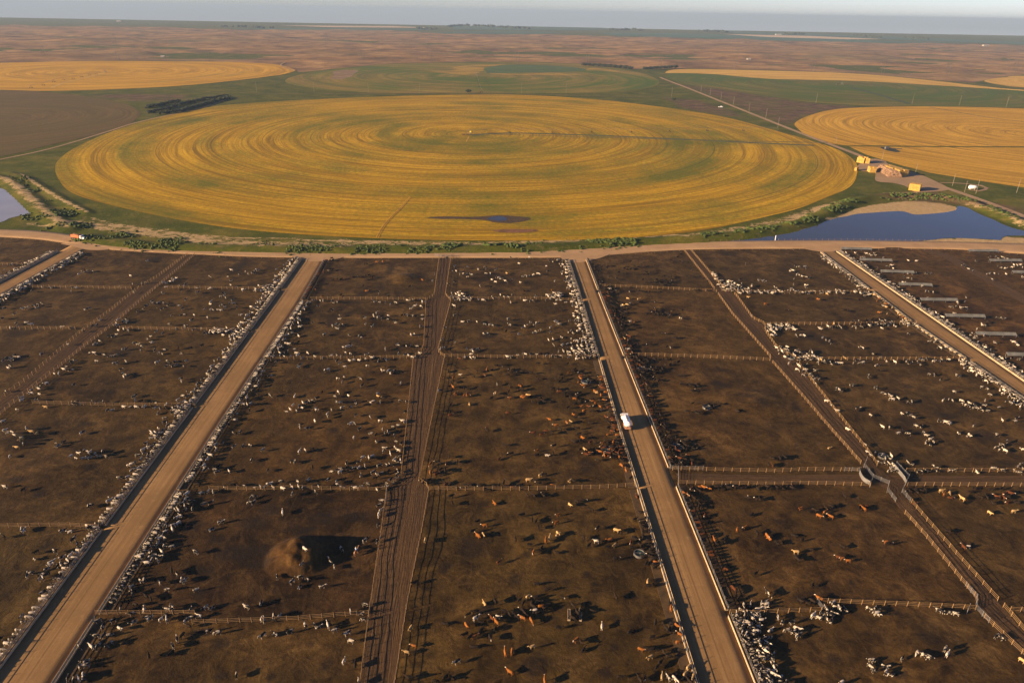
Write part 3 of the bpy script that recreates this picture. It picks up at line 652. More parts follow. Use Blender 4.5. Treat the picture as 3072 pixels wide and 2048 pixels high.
# ================================================================ fences
pm = MB(); pm.tube([(0, 0, -.3), (0, 0, 1.62)], .08, 6); POSTM = pm.mesh('post'); POSTM.materials.append(M['rail'])
pm = MB(); pm.tube([(0, 0, -.3), (0, 0, 1.75)], .06, 6); PIPEM = pm.mesh('pipe_post'); PIPEM.materials.append(M['pipe'])
def resegment(pts, step):
    P = [Vector((*p, 0)) for p in pts]; d = [0.0]
    for a, b in zip(P[:-1], P[1:]): d.append(d[-1]+(b-a).length)
    n = max(1, round(d[-1]/step)); out = []
    j = 0
    for i in range(n+1):
        s = d[-1]*i/n
        while j < len(P)-2 and d[j+1] < s: j += 1
        out.append(P[j].lerp(P[j+1], min(1, (s-d[j])/max(1e-6, d[j+1]-d[j]))))
    return out
def fence(pts, label, parts=True, style='rail', group='fences dividing the cattle pens', name='pen_fence', cat='fence', extra=()):
    step = {'rail': 2.7, 'pipe': 2.4, 'wire': 4.2}[style]
    P = resegment(pts, step)
    o = P[0].copy(); m = M['pipe'] if style == 'pipe' else M['rail']
    zs = [ph(p.x, p.y) if style != 'wire' else 0 for p in P]
    jit = [Vector((random.uniform(-.05, .05), random.uniform(-.05, .05), random.uniform(-.05, .05))) for _ in P]
    hs = {'rail': (.48, .95, 1.42), 'pipe': (.35, .62, .9, 1.2, 1.5), 'wire': (.5, 1.0)}[style]
    w, h = {'rail': (.05, .075), 'pipe': (.05, .06), 'wire': (.03, .03)}[style]
    def rail(mb, hh):
        for i in range(len(P)-1):
            a, b = P[i]-o+jit[i], P[i+1]-o+jit[i+1]
            mb.bar((a.x, a.y, zs[i]+hh+jit[i].z), (b.x, b.y, zs[i+1]+hh+jit[i+1].z), w, h)
    if parts:
        root = empty(name, (o.x, o.y, 0), 0, label, cat, group)
        for hh in hs:
            mb = MB(); rail(mb, hh); mb.build('rail', m, root)
        for i, p in enumerate(P[:100]):
            q = bpy.data.objects.new('post', PIPEM if style == 'pipe' else POSTM); COL.objects.link(q)
            q.parent = root; q.location = (p.x-o.x, p.y-o.y, zs[i]); q.rotation_euler = (random.uniform(-.03, .03), random.uniform(-.03, .03), random.random()*3)
        if extra: extra_mb, em = extra; extra_mb.build('mesh_panel', em, root)
        return root
    mb = MB()
    for hh in hs: rail(mb, hh)
    for i, p in enumerate(P):
        r = .055 if style == 'wire' else .09
        mb.bar((p.x-o.x, p.y-o.y, zs[i]-.2), (p.x-o.x, p.y-o.y, zs[i]+(1.35 if style == 'wire' else 1.6)), r*2)
    return tag(mb.build(name, m, None, (o.x, o.y, 0)), label, cat, group)
FN = [
 (fl('T1', (850, 745), (1722, 745)), 1, 'sunlit rail fence running from the bunk of the left feed road below the tall mound'),
 (fl('T1', (1700, 830), (2352, 805))+fl('T2', (420, 790), (1018, 742)), 1, 'long sunlit rail fence below the tall mound reaching the centre cattle lane'),
 (fl('S1', (1848, 940), (2352, 950))+fl('S2', (500, 945), (1030, 945), (1178, 950)), 1, 'rail fence above the tall mound, crowded with spotted cattle, left of the centre lane'),
 (fl('S2', (1552, 942), (1712, 942), (2352, 945))+fl('S3', (400, 935), (865, 925), (1125, 905)), 1, 'rail fence joining the centre lane to the tanker truck road'),
 (fl('S1', (-200, 1275), (0, 1270), (620, 1262), (880, 1282)), 1, 'lowest rail fence left of the left feed road'),
 (fl('S1', (290, 180), (900, 198), (1600, 205), (1720, 205)), 1, 'second lowest rail fence left of the left feed road, meeting the left cattle lane'),
 (fl('S3', (1462, 765), (2352, 785))+fl('S4', (400, 772), (880, 775)), 1, 'upper rail fence of the cross lane right of the tanker truck road'),
 (fl('S3', (1510, 888), (2352, 900))+fl('S4', (400, 892), (990, 905)), 1, 'lower rail fence of the cross lane right of the tanker truck road'),
 (fl('S4', (1310, 778), (2352, 782), (2700, 784)), 1, 'upper rail fence of the cross lane running off right of the gate junction'),
 (fl('S4', (1320, 905), (2352, 908), (2700, 909)), 1, 'lower rail fence of the cross lane running off right of the gate junction'),
 (fl('T3', (1965, 735), (2300, 748))+fl('T4', (0, 740), (560, 715)), 1, 'short rail fence starting beside the crowd of white cattle'),
 (fl('T4', (520, 635), (1200, 668), (1780, 690), (1920, 700)), 1, 'rail fence ending at the bent lane gate in the bottom right pens'),
 (fl('T4', (2225, 712), (2352, 716), (2700, 725)), 1, 'rail fence stub right of the diagonal lane at the bottom'),
 (fl('R1', (-200, 725), (0, 730), (665, 730)), 0, 'rail fence left of the left cattle lane, nearer one of two'),
 (fl('R1', (290, 362), (700, 366), (1160, 376)), 0, 'rail fence left of the left cattle lane, farther one of two'),
 (fl('R1', (1060, 726), (1500, 735), (1900, 742), (2100, 748)), 0, 'rail fence between the left cattle lane and left feed road, lower far one'),
 (fl('R1', (1480, 368), (2352, 380))+fl('R2', (60, 370), (120, 365)), 0, 'rail fence between the left cattle lane and left feed road, uppermost'),
 (fl('R1', (-200, 158), (0, 160), (200, 165)), 0, 'small rail fence in the far left corner pen'),
 (fl('R2', (510, 465), (1000, 466), (1520, 472)), 0, 'upper rail fence between left feed road and centre lane with spotted cattle below'),
 (fl('R2', (180, 1000), (290, 995), (1310, 985), (1410, 985)), 0, 'rail fence between left feed road and centre lane, middle of the photo'),
 (fl('R2', (1742, 465), (2352, 465))+fl('R3', (300, 465), (590, 480)), 0, 'upper rail fence between centre lane and the tanker truck road'),
 (fl('R2', (1690, 970), (1820, 975), (2352, 985))+fl('R3', (300, 980), (780, 978)), 0, 'second rail fence between centre lane and the tanker truck road'),
 (fl('R3', (820, 350), (1100, 362), (1500, 380), (1850, 400)), 0, 'rail fence with black cattle right of the tanker truck road, uppermost'),
 (fl('R3', (1050, 960), (1300, 965), (1800, 982), (2320, 1005)), 0, 'rail fence crossing bare dirt right of the tanker truck road, second one'),
 (fl('R3', (1890, 395), (2352, 412))+fl('R4', (300, 415), (1000, 408)), 0, 'rail fence lined with spotted cattle left of the right feed road, uppermost'),
 (fl('R4', (60, 690), (700, 690), (1400, 680)), 0, 'rail fence left of the right feed road, middle of three'),
 (fl('R4', (350, 1000), (900, 1000), (1830, 995)), 0, 'rail fence lined with spotted cattle left of the right feed road, lowest of three'),
]
for pts, p, lb in FN: fence(pts, lb, bool(p))
def cut(line, a, b):
    """part of a polyline whose photo rows (display px) lie between a and b"""
    out = []
    dn = resegment(line, 1.0)
    for p in dn:
        y = PX(p.x, p.y)[1]*2352/3072
        if a <= y <= b: out.append((p.x, p.y))
    return out[::4]+[out[-1]]
lanes = [(L1L, 'left', 'centre', [(590, 705, 0), (705, 855, 0), (855, 1125, 1), (1128, 1415, 1), (1415, 1650, 1)]),
         (L1R, 'right', 'centre', [(590, 690, 0), (690, 822, 0), (822, 1105, 1), (1105, 1400, 1), (1400, 1650, 1)]),
         (L2L, 'left', 'left', [(578, 664, 0), (664, 760, 0), (760, 985, 0)]),
         (L2R, 'right', 'left', [(578, 664, 0), (664, 760, 0), (760, 985, 0)]),
         (L3L, 'left', 'diagonal', [(575, 665, 0), (676, 828, 0), (832, 1066, 1), (1176, 1385, 1), (1418, 1700, 1)]),
         (L3R, 'right', 'diagonal', [(575, 664, 0), (676, 745, 0), (748, 828, 0), (836, 1070, 1), (1150, 1385, 1), (1390, 1700, 1)])]
words_ = ['farthest', 'second farthest', 'middle', 'second nearest', 'nearest', 'nearest']
for line, side, nm, segs in lanes:
    for i, (a, b, p) in enumerate(segs):
        w = 'nearest' if i == len(segs)-1 else words_[min(i, 3)] if i != len(segs)-2 or len(segs) < 4 else 'second nearest'
        if len(segs) == 6 and i in (2, 3): w = ('upper middle', 'lower middle')[i-2]
        fence(cut(line, a, b), f'{side} rail fence of the {nm} cattle lane, {w} stretch', bool(p), group='fences along the cattle lanes')
# wire fences beside the main road
wf = [((210, 553), (320, 564), (450, 572.5), (600, 578)), ((620, 578.5), (800, 582), (1000, 581), (1190, 579)), ((1200, 579), (1300, 575), (1400, 567), (1500, 562), (1600, 558), (1700, 556)), ((1790, 555), (1950, 554), (2200, 558), (2352, 562))]
for i, p in enumerate(wf):
    fence([(x, y+2.0) for x, y in qs(*p)], 'thin post and wire fence on the far verge of the main dirt road, '+['leftmost', 'second', 'third', 'rightmost'][i]+' run', False, 'wire', 'wire fences along the main dirt road', 'wire_fence')
wf = [((0, 546), (60, 549), (150, 558)), ((250, 574), (340, 580), (450, 586), (600, 592), (670, 593.5)), ((760, 594), (900, 594), (1010, 594)), ((1040, 594), (1290, 594)), ((1355, 590), (1450, 583), (1560, 576)), ((1590, 575), (1700, 573), (1850, 572.5)), ((1925, 573), (2100, 573), (2250, 575), (2352, 586))]
for i, p in enumerate(wf):
    fence([(x, y-1.0) for x, y in qs(*p)], 'low wire fence closing the pens along the main dirt road, '+['first', 'second', 'third', 'fourth', 'fifth', 'sixth', 'seventh'][i]+' from the left', False, 'wire', 'wire fences along the main dirt road', 'wire_fence')
# gates of the lane junction and lane crossings
GA = [(fl('S4', (905, 775), (895, 800), (920, 850), (955, 885), (985, 895)), 'curved grey sheeted gate closing the left arm of the lane junction', 1),
      (fl('S4', (1200, 742), (1240, 790), (1290, 850), (1308, 890)), 'curved grey sheeted gate at the right arm of the lane junction', 1),
      (fl('S4', (940, 740), (1015, 835)), 'straight pipe gate at the upper left of the lane junction', 0),
      (fl('S4', (1015, 835), (990, 918)), 'short pipe gate dropping to the lower fence at the lane junction', 0),
      (fl('S4', (1015, 835), (1158, 892)), 'pipe gate slanting through the middle of the lane junction', 0),
      (fl('S4', (1158, 892), (1140, 962)), 'short pipe gate at the foot of the lane junction', 0),
      (fl('S4', (1222, 718), (1332, 838)), 'pipe gate beside the spotted cattle right of the lane junction', 0),
      (fl('S4', (1332, 838), (1272, 962)), 'pipe gate closing the right cross lane at the junction', 0),
      (fl('S4', (935, 742), (962, 680)), 'short pipe gate across the diagonal lane above the junction', 0),
      (fl('S3', (1512, 765), (1512, 905)), 'pipe gate across the cross lane beside the tanker truck road', 0),
      (fl('S3', (1440, 755), (1512, 762), (1730, 765)), 'grey pipe gate panel at the start of the upper cross lane fence', 0),
      (fl('S4', (765, 775), (895, 775)), 'grey pipe gate panel left of the curved gate', 0),
      (fl('S4', (1150, 960), (1215, 1045)), 'grey pipe gate in the left fence just below the junction', 0),
      (fl('S4', (1275, 962), (1345, 1045)), 'grey pipe gate in the right fence just below the junction', 0),
      (fl('T4', (1832, 492), (1890, 560), (1930, 600), (1925, 700)), 'bent pipe gate on the diagonal lane at the bottom right', 0),
      (fl('T4', (1925, 700), (2038, 815)), 'pipe gate panel on the diagonal lane below the bent gate', 0),
      (fl('T4', (1862, 688), (1845, 735)), 'tiny pipe gate hanging at the end of the bottom right fence', 0),
      (fl('T4', (520, 635), (575, 712)), 'pipe gate between the two offset fence ends among spotted cattle', 0),
      (fl('S2', (1178, 925), (1170, 1060)), 'pipe gate on the left side of the centre lane crossing', 0),
      (fl('R2', (1600, 80), (1650, 92), (1740, 92), (1775, 82)), 'pipe gate closing the centre lane at the main road', 0)]
for pts, lb, solid in GA:
    ex = ()
    if solid:
        mb = MB(); o = pts[0]; R = resegment(pts, 1.5)
        for a, b in zip(R[:-1], R[1:]):
            z = ph(a.x, a.y)
            mb.bar((a.x-o[0], a.y-o[1], z+.85), (b.x-o[0], b.y-o[1], z+.85), .05, 1.4)
        ex = (mb, M['sheet'])
    fence(pts, lb, True, 'pipe', 'grey pipe gates of the cattle lanes', 'pipe_gate', 'gate', ex)
# ================================================================ feed bunks
def edge_at(k, a, b):
    return [(p.x, p.y) for p in resegment(EW[k], 1.0) if a <= PX(p.x, p.y)[1]*2352/3072 <= b]
SIDE = {'AL': -1, 'AR': 1, 'BL': -1, 'BR': 1, 'CL': -1, 'CR': 1, 'DL': -1, 'DR': 1}
def bunk(k, a, b, label, parts=True):
    E = edge_at(k, a, b)
    if len(E) < 3: return
    E = resegment([E[0], E[-1]] if False else E[::6]+[E[-1]], 3.0)
    d = (E[-1]-E[0]).normalized(); n = Vector((d.y, -d.x, 0))
    if n.x*SIDE[k] < 0: n = -n
    o = E[0].copy()
    root = empty('feed_bunk', (o.x, o.y, 0), 0, label, 'feed bunk', 'concrete feed bunks beside the feed roads')
    tr, fe, ap, ra = MB(), MB(), MB(), MB()
    for p, q in zip(E[:-1], E[1:]):
        f = lambda s, z, v: tuple((v-o)+n*s+Vector((0, 0, z)))
        g = (q-p)*.006
        tr.bar(f(.22, .42, p+g), f(.22, .42, q-g), .09, .70)
        tr.bar(f(.86, .33, p+g), f(.86, .33, q-g), .10, .62)
        tr.bar(f(.54, .22, p+g), f(.54, .22, q-g), .52, .30)
        hh = random.uniform(.40, .46)
        fe.bar(f(.54, hh, p), f(.54, hh, q), .48, .12)
        ap.bar(f(2.1, -.02, p), f(2.1, -.02, q), 2.4, .26)
        for z in (1.0, 1.38): ra.bar(f(.88, z, p), f(.88, z, q), .08)
    tr.build('trough', M['concrete'], root); fe.build('feed', M['feed'], root); ap.build('apron', M['apron'], root); ra.build('neck_rail', M['steel'], root)
    for p in E[:100]:
        q = bpy.data.objects.new('post', PIPEM); COL.objects.link(q); q.parent = root
        q.location = (p-o)+n*.88
    return root
BK = [('AL', 1215, 1720, 'feed bunk left of the left feed road, nearest to the viewer'), ('AL', 935, 1211, 'feed bunk left of the left feed road, second nearest'), ('AL', 762, 931, 'feed bunk left of the left feed road, third nearest'), ('AL', 668, 759, 'feed bunk left of the left feed road, second farthest'), ('AL', 595, 665, 'feed bunk left of the left feed road, farthest'),
 ('AR', 1423, 1740, 'feed bunk right of the left feed road, nearest to the viewer'), ('AR', 1130, 1418, 'feed bunk right of the left feed road, beside the tall mound pen'), ('AR', 826, 1126, 'feed bunk right of the left feed road, third nearest'), ('AR', 694, 822, 'feed bunk right of the left feed road, second farthest'), ('AR', 597, 690, 'feed bunk right of the left feed road, farthest'),
 ('BL', 1124, 1700, 'long feed bunk left of the tanker truck road, below the truck'), ('BL', 826, 1120, 'feed bunk left of the tanker truck road, beside the truck'), ('BL', 692, 822, 'feed bunk left of the tanker truck road above the truck, lower one'), ('BL', 597, 688, 'feed bunk left of the tanker truck road, farthest'),
 ('BR', 1412, 1700, 'feed bunk right of the tanker truck road beside the white cattle crowd'), ('BR', 1116, 1408, 'feed bunk right of the tanker truck road, below the cross lane'), ('BR', 824, 1076, 'feed bunk right of the tanker truck road, above the cross lane'), ('BR', 672, 820, 'feed bunk right of the tanker truck road, second farthest'), ('BR', 597, 668, 'feed bunk right of the tanker truck road, farthest'),
 ('CL', 832, 1050, 'feed bunk left of the right feed road, nearest to the viewer'), ('CL', 746, 828, 'feed bunk left of the right feed road, second nearest'), ('CL', 670, 742, 'feed bunk left of the right feed road, third nearest'), ('CL', 580, 666, 'feed bunk left of the right feed road, farthest'),
 ('CR', 578, 1040, 'long pale feed bunk all along the right side of the right feed road'),
 ('DL', 578, 700, 'feed bunk on the far side of the small road in the upper left corner'), ('DR', 580, 740, 'feed bunk on the near side of the small road in the upper left corner')]
for k, a, b, lb in BK: bunk(k, a, b, lb)
# ================================================================ water tanks, shelters
def tank(cr, x, y, r, lb):
    cx, cy = W(cr, x, y, .4); z = ph(cx, cy)
    root = empty('water_tank', (cx, cy, z), 0, lb, 'water tank', 'round water tanks in the pens')
    mb = MB(); n = 36; vs = []; fs = []
    for rr, zz in ((r, -.2), (r, .68), (r-.16, .68), (r-.16, .1)):
        vs += [(math.cos(2*math.pi*k/n)*rr, math.sin(2*math.pi*k/n)*rr, zz) for k in range(n)]
    for j in range(3): fs += [(j*n+k, j*n+(k+1) % n, (j+1)*n+(k+1) % n, (j+1)*n+k) for k in range(n)]
    mb.add(vs, fs); mb.build('rim', M['steel'], root)
    mb = MB(); mb.cyl((0, 0, .40), r-.17, .12, 'z', 36); mb.build('water', M['tankgreen'], root)
    mb = MB(); mb.box((.2, 0, .62), (.5, .3, .3)).bar((-r+.1, 0, .72), (r-.1, 0, .72), .08); mb.build('float_cover', M['steel'], root)
for cr, x, y, r, lb in (('S3', 888, 582, 1.9, 'round water tank ringed by brown cattle just below the tanker truck, left of its road'), ('S3', 1498, 558, 1.8, 'round water tank with bright rim right of the tanker truck road, just below the truck'),
        ('T3', 1170, 205, 1.5, 'round water tank with dark green water in the bottom centre pen'), ('R3', 700, 1185, 1.9, 'round water tank crowded by brown cattle up the road from the tanker truck'),
        ('R3', 1200, 1078, 1.9, 'round water tank hidden among black cattle, second pen right of the tanker truck road'), ('S3', 1765, 208, 1.5, 'small water tank inside the black cattle cluster on open dirt'),
        ('S4', 1110, 640, 1.6, 'round water tank inside the spotted cattle at the lane junction'), ('R4', 300, 975, 1.8, 'round water tank by the lane in the pen left of the right feed road'),
        ('R2', 1850, 450, 1.8, 'round water tank at the fence corner right of the centre lane')):
    tank(cr, x, y, r, lb)
SH = [('R4', 740, 12, 1010, 18, 'first row, left one'), ('R4', 905, 110, 1190, 118, 'second row, left one'), ('R4', 1090, 212, 1385, 222, 'third row down'), ('R4', 1250, 325, 1545, 335, 'fourth row down'),
      ('R4', 1440, 462, 1770, 466, 'fifth row down'), ('R4', 1660, 603, 2010, 610, 'sixth row down'), ('R4', 1930, 760, 2285, 770, 'seventh row down'), ('R4', 2200, 945, 2600, 952, 'lowest row at the photo edge'),
      ('R4', 1865, 32, 2130, 33, 'first row, right one'), ('R4', 2050, 118, 2335, 118, 'second row, right one'), ('R4', 2250, 220, 2560, 224, 'third row, right one')]
for cr, x0, y0, x1, y1, w in SH:
    a = Vector((*W(cr, x0, y0, 1.4), 0)); b = Vector((*W(cr, x1, y1, 1.4), 0)); L = (b-a).length; ang = math.atan2(b.y-a.y, b.x-a.x); c = (a+b)/2
    root = empty('windbreak_shelter', (c.x, c.y, ph(c.x, c.y)), ang, f'long grey metal shelter right of the right feed road, {w}', 'shelter', 'grey sheet metal shelters')
    mb = MB(); vs = []; n = int(L/.5)
    for j, (yy_, zz_) in enumerate(((-.75, 1.0), (.75, 1.9))):
        for i in range(n+1): vs.append((-L/2+L*i/n, yy_, zz_+(.05 if i % 2 else 0)))
    fs = [(i, i+1, n+2+i, n+1+i) for i in range(n)]
    mb.add(vs, fs); vs2 = [(x, y, z-.04) for x, y, z in vs]; mb.add(vs2, [f[::-1] for f in fs])
    mb.build('roof', M['shed'], root)
    for i in range(int(L/5)+1):
        x = -L/2+.2+(L-.4)*i/int(L/5)
        for yy_, zz_ in ((-.68, 1.0), (.68, 1.85)):
            mb = MB(); mb.bar((x, yy_, -.3), (x, yy_, zz_), .12); mb.build('post', M['steel'], root)
    mb = MB(); mb.bar((-L/2, -.72, .95), (L/2, -.72, .95), .1).bar((-L/2, .72, 1.78), (L/2, .72, 1.78), .1); mb.build('beam', M['steel'], root)
# two narrow hay feeders in the bottom centre pen
for (x, y0, y1, lb) in ((549, 700, 795, 'narrow tan feed trough, left of the two among black cattle, bottom centre pen'), (650, 690, 800, 'narrow pale feed trough, right of the two among black cattle, bottom centre pen')):
    a = Vector((*W('T3', x, y1, .4), 0)); b = Vector((*W('T3', x, y0, .4), 0)); L = (b-a).length; ang = math.atan2(b.y-a.y, b.x-a.x); c = (a+b)/2
    root = empty('feed_trough', (c.x, c.y, ph(c.x, c.y)), ang, lb, 'feed trough', 'feed troughs in the bottom centre pen')
    mb = MB(); mb.box((0, .28, .5), (L, .08, .5)).box((0, -.28, .5), (L, .08, .5)).box((0, 0, .28), (L, .6, .06)); mb.box((L/2-.04, 0, .5), (.08, .48, .48)).box((-L/2+.04, 0, .5), (.08, .48, .48)); mb.build('trough', M['concrete'], root)
    for sx in (-1, 1):
        mb = MB(); mb.box((sx*L*.4, 0, .08), (.2, .7, .34)); mb.build('leg', M['steel'], root)
# ================================================================ animals
def loft_animal(pose='stand', horse=False, seed=0):
    r = random.Random(seed); mb = MB()
    if horse:
        body = [(-.95, 1.28, .10, .14), (-.88, 1.24, .24, .30), (-.6, 1.22, .30, .36), (-.1, 1.18, .30, .36), (.35, 1.2, .28, .37), (.6, 1.25, .22, .34), (.80, 1.42, .15, .24)]
        head = [(.80, 1.42, .15, .24), (1.0, 1.65, .11, .19), (1.18, 1.92, .09, .15), (1.32, 1.98, .10, .13), (1.55, 1.80, .08, .10), (1.75, 1.62, .065, .08)]
        legs = [(-.75, .17, 1.1), (.5, .16, 1.1)]; bz = .0
    else:
        z = 0 if pose != 'lie' else -.42
        body = [(-.95, 1.12+z, .10, .16), (-.88, 1.08+z, .25, .30), (-.62, 1.03+z, .31, .37), (-.15, .97+z, .36, .40), (.3, .97+z, .34, .40), (.6, 1.0+z, .27, .37), (.80, 1.05+z, .17, .28)]
        if pose == 'graze': head = [(.80, 1.05, .17, .27), (1.0, .92, .13, .20), (1.16, .70, .11, .16), (1.22, .50, .13, .14), (1.26, .30, .10, .12), (1.28, .12, .07, .08)]
        elif pose == 'feed': head = [(.80, 1.08, .17, .26), (1.05, 1.06, .13, .19), (1.28, .98, .11, .16), (1.42, .88, .13, .14), (1.58, .74, .10, .11), (1.70, .62, .07, .08)]
        else: head = [(.80, 1.08+z, .17, .26), (1.0, 1.20+z, .13, .20), (1.17, 1.32+z, .11, .15), (1.32, 1.34+z, .13, .14), (1.50, 1.24+z, .10, .11), (1.64, 1.14+z, .07, .08)]
        legs = [(-.72, .19, .9), (.52, .17, .9)]
    mb.tube([(x, 0, z_) for x, z_, a, b in body], [(a, b) for x, z_, a, b in body], 12)
    bend = r.uniform(-.3, .3) if not horse else 0
    mb.tube([(x, bend*(x-.8)**1.5 if x > .8 else 0, z_) for x, z_, a, b in head], [(a, b) for x, z_, a, b in head], 10)
    hx, hz_ = head[3][0], head[3][1]
    for s in (-1, 1):      # ears
        mb.tube([(hx-.04, s*.10, hz_+.05), (hx-.08, s*.27, hz_+.04)], [(.05, .05), (.02, .03)], 5)
    mb.tube([(-.95, 0, 1.2+(z if not horse else 0)), (-1.04, 0, .95 if not horse else 1.0), (-1.05, 0, .50)], [.05, .035, .06] if not horse else [.07, .08, .05], 6)
    for i, (lx, ly, lz) in enumerate(legs):
        for s in (-1, 1):
            sw = r.uniform(-.12, .12) if pose == 'stand' else r.uniform(-.04, .04)
            if pose == 'lie':
                mb.tube([(lx, s*.22, .45), (lx+.2, s*.36, .22), (lx+.45, s*.30, .10), (lx+.25, s*.38, .08)], [.15, .10, .07, .06], 7)
            elif i == 0:   # hind: knee forward high, hock backward
                k = 1.12 if horse else 1.0
                mb.tube([(lx+.02, s*ly*.8, lz*k), (lx+.08+sw*.3, s*ly, .68*k), (lx-.12+sw*.7, s*ly, .42*k), (lx-.06+sw, s*ly, .16), (lx-.03+sw, s*ly, 0)], [(.20), .13, .07, .055, .075], 7)
            else:
                k = 1.12 if horse else 1.0
                mb.tube([(lx, s*ly*.8, lz*k), (lx+sw*.4, s*ly, .60*k), (lx+sw*.7, s*ly, .36), (lx+sw, s*ly, .14), (lx+.02+sw, s*ly, 0)], [.16, .10, .065, .05, .07], 7)
    return mb
def fuse(mb, name, voxel, faces):
    """merge overlapping lofts into one continuous surface with few faces"""
    me = mb.mesh(name); o = bpy.data.objects.new(name+'_tmp', me); COL.objects.link(o)
    a = o.modifiers.new('r', 'REMESH'); a.mode = 'VOXEL'; a.voxel_size = voxel
    dg = bpy.context.evaluated_depsgraph_get(); dg.update()
    e = o.evaluated_get(dg); n = len(e.data.polygons)
    b = o.modifiers.new('d', 'DECIMATE'); b.ratio = min(1, faces/max(1, n*2)); o.modifiers.new('t', 'TRIANGULATE')
    dg = bpy.context.evaluated_depsgraph_get(); dg.update()
    out = bpy.data.meshes.new_from_object(o.evaluated_get(dg)); out.name = name
    bpy.data.objects.remove(o); bpy.data.meshes.remove(me)
    return out
def arrays(me):
    v = np.empty(len(me.vertices)*3, np.float32); me.vertices.foreach_get('co', v)
    li = np.empty(len(me.loops), np.int32); me.loops.foreach_get('vertex_index', li)
    return v.reshape(-1, 3), li.reshape(-1, 3)
POSES = ['stand', 'stand', 'graze', 'feed', 'lie', 'stand']
HI = [arrays(fuse(loft_animal(p, False, i), 'cow', .045, 560)) for i, p in enumerate(POSES)]
LO = [arrays(fuse(loft_animal(p, False, i), 'cow', .075, 150)) for i, p in enumerate(POSES)]
def coatcol(v, typ, seed):
    """per-vertex hide colour"""
    r = np.random.default_rng(seed); n = len(v); x, y, z = v[:, 0], v[:, 1], v[:, 2]
    off = r.uniform(0, 100, 3)
    nz = np.array([mnoise.noise(Vector((a*1.9+off[0], b*1.6+off[1], c*1.9+off[2]))) for a, b, c in v])
    n2 = np.array([mnoise.noise(Vector((a*4+off[1], b*4+off[2], c*4+off[0]))) for a, b, c in v])
    f = nz+.35*n2
    white = np.array((.40, .35, .285)); black = np.array((.012, .010, .010))
    if typ == 's': th = r.uniform(.02, .30); wm = f > th
    elif typ == 'w': wm = f > r.uniform(-.42, -.10)
    if typ in 'sw':
        wm = wm | (z < .38) | ((x > 1.25) & (np.abs(y-.0) < .05))
        head = x > 1.15
        if typ == 's': wm = wm & ~(head & (f < .2))
        return np.where(wm[:, None], white*((1.25 if typ == 'w' else 1.05) if r.random() < .6 else .85), black)
    if typ == 'b': c = np.array((.012, .009, .007))*r.uniform(.8, 1.6); a = np.array((.026, .016, .010))
    elif typ == 'r': c = np.array((.085, .029, .011))*r.uniform(.8, 1.2); a = np.array((.08, .03, .012))
    elif typ == 'o': c = np.array((.20, .075, .016))*r.uniform(.8, 1.2); a = np.array((.24, .09, .025))
    else: c = np.array((.42, .28, .125))*r.uniform(.85, 1.15); a = np.array((.34, .22, .10))
    out = np.where((f > .15)[:, None], a, c)
    if typ in 'ro' and r.random() < .45: out[(x > 1.3)] = (.48, .42, .34)
    if typ == 'b' and r.random() < .18: out[(x > 1.3)] = (.48, .42, .34)
    return out
VAR = {}
def variants(base, k, names):
    out = {}
    for typ in 'swbrot':
        for p in range(len(POSES)):
            for j in range(4 if typ == 's' else 2):
                v, f = base[p]; out[(typ, p, j)] = (v, f, coatcol(v, typ, hash_((typ, p, j))))
    return out
def hash_(t): return ord(t[0])*1000+t[1]*37+t[2]*7
VH = variants(HI, 0, 0); VL = variants(LO, 0, 0)
MESH = {}
def cowmesh(key):
    if key in MESH: return MESH[key]
    v, f, c = VH[key]; me = bpy.data.meshes.new({'s': 'spotted', 'w': 'white', 'b': 'black', 'r': 'red', 'o': 'brown', 't': 'tan'}[key[0]]+'_cow')
    me.from_pydata([tuple(map(float, q)) for q in v], [], [tuple(map(int, q)) for q in f]); me.update()
    a = me.attributes.new('coat', 'FLOAT_COLOR', 'POINT'); a.data.foreach_set('color', np.concatenate([c, np.ones((len(v), 1))], 1).astype(np.float32).ravel())
    me.polygons.foreach_set('use_smooth', [True]*len(me.polygons)); me.materials.append(M['coat']); MESH[key] = me; return me
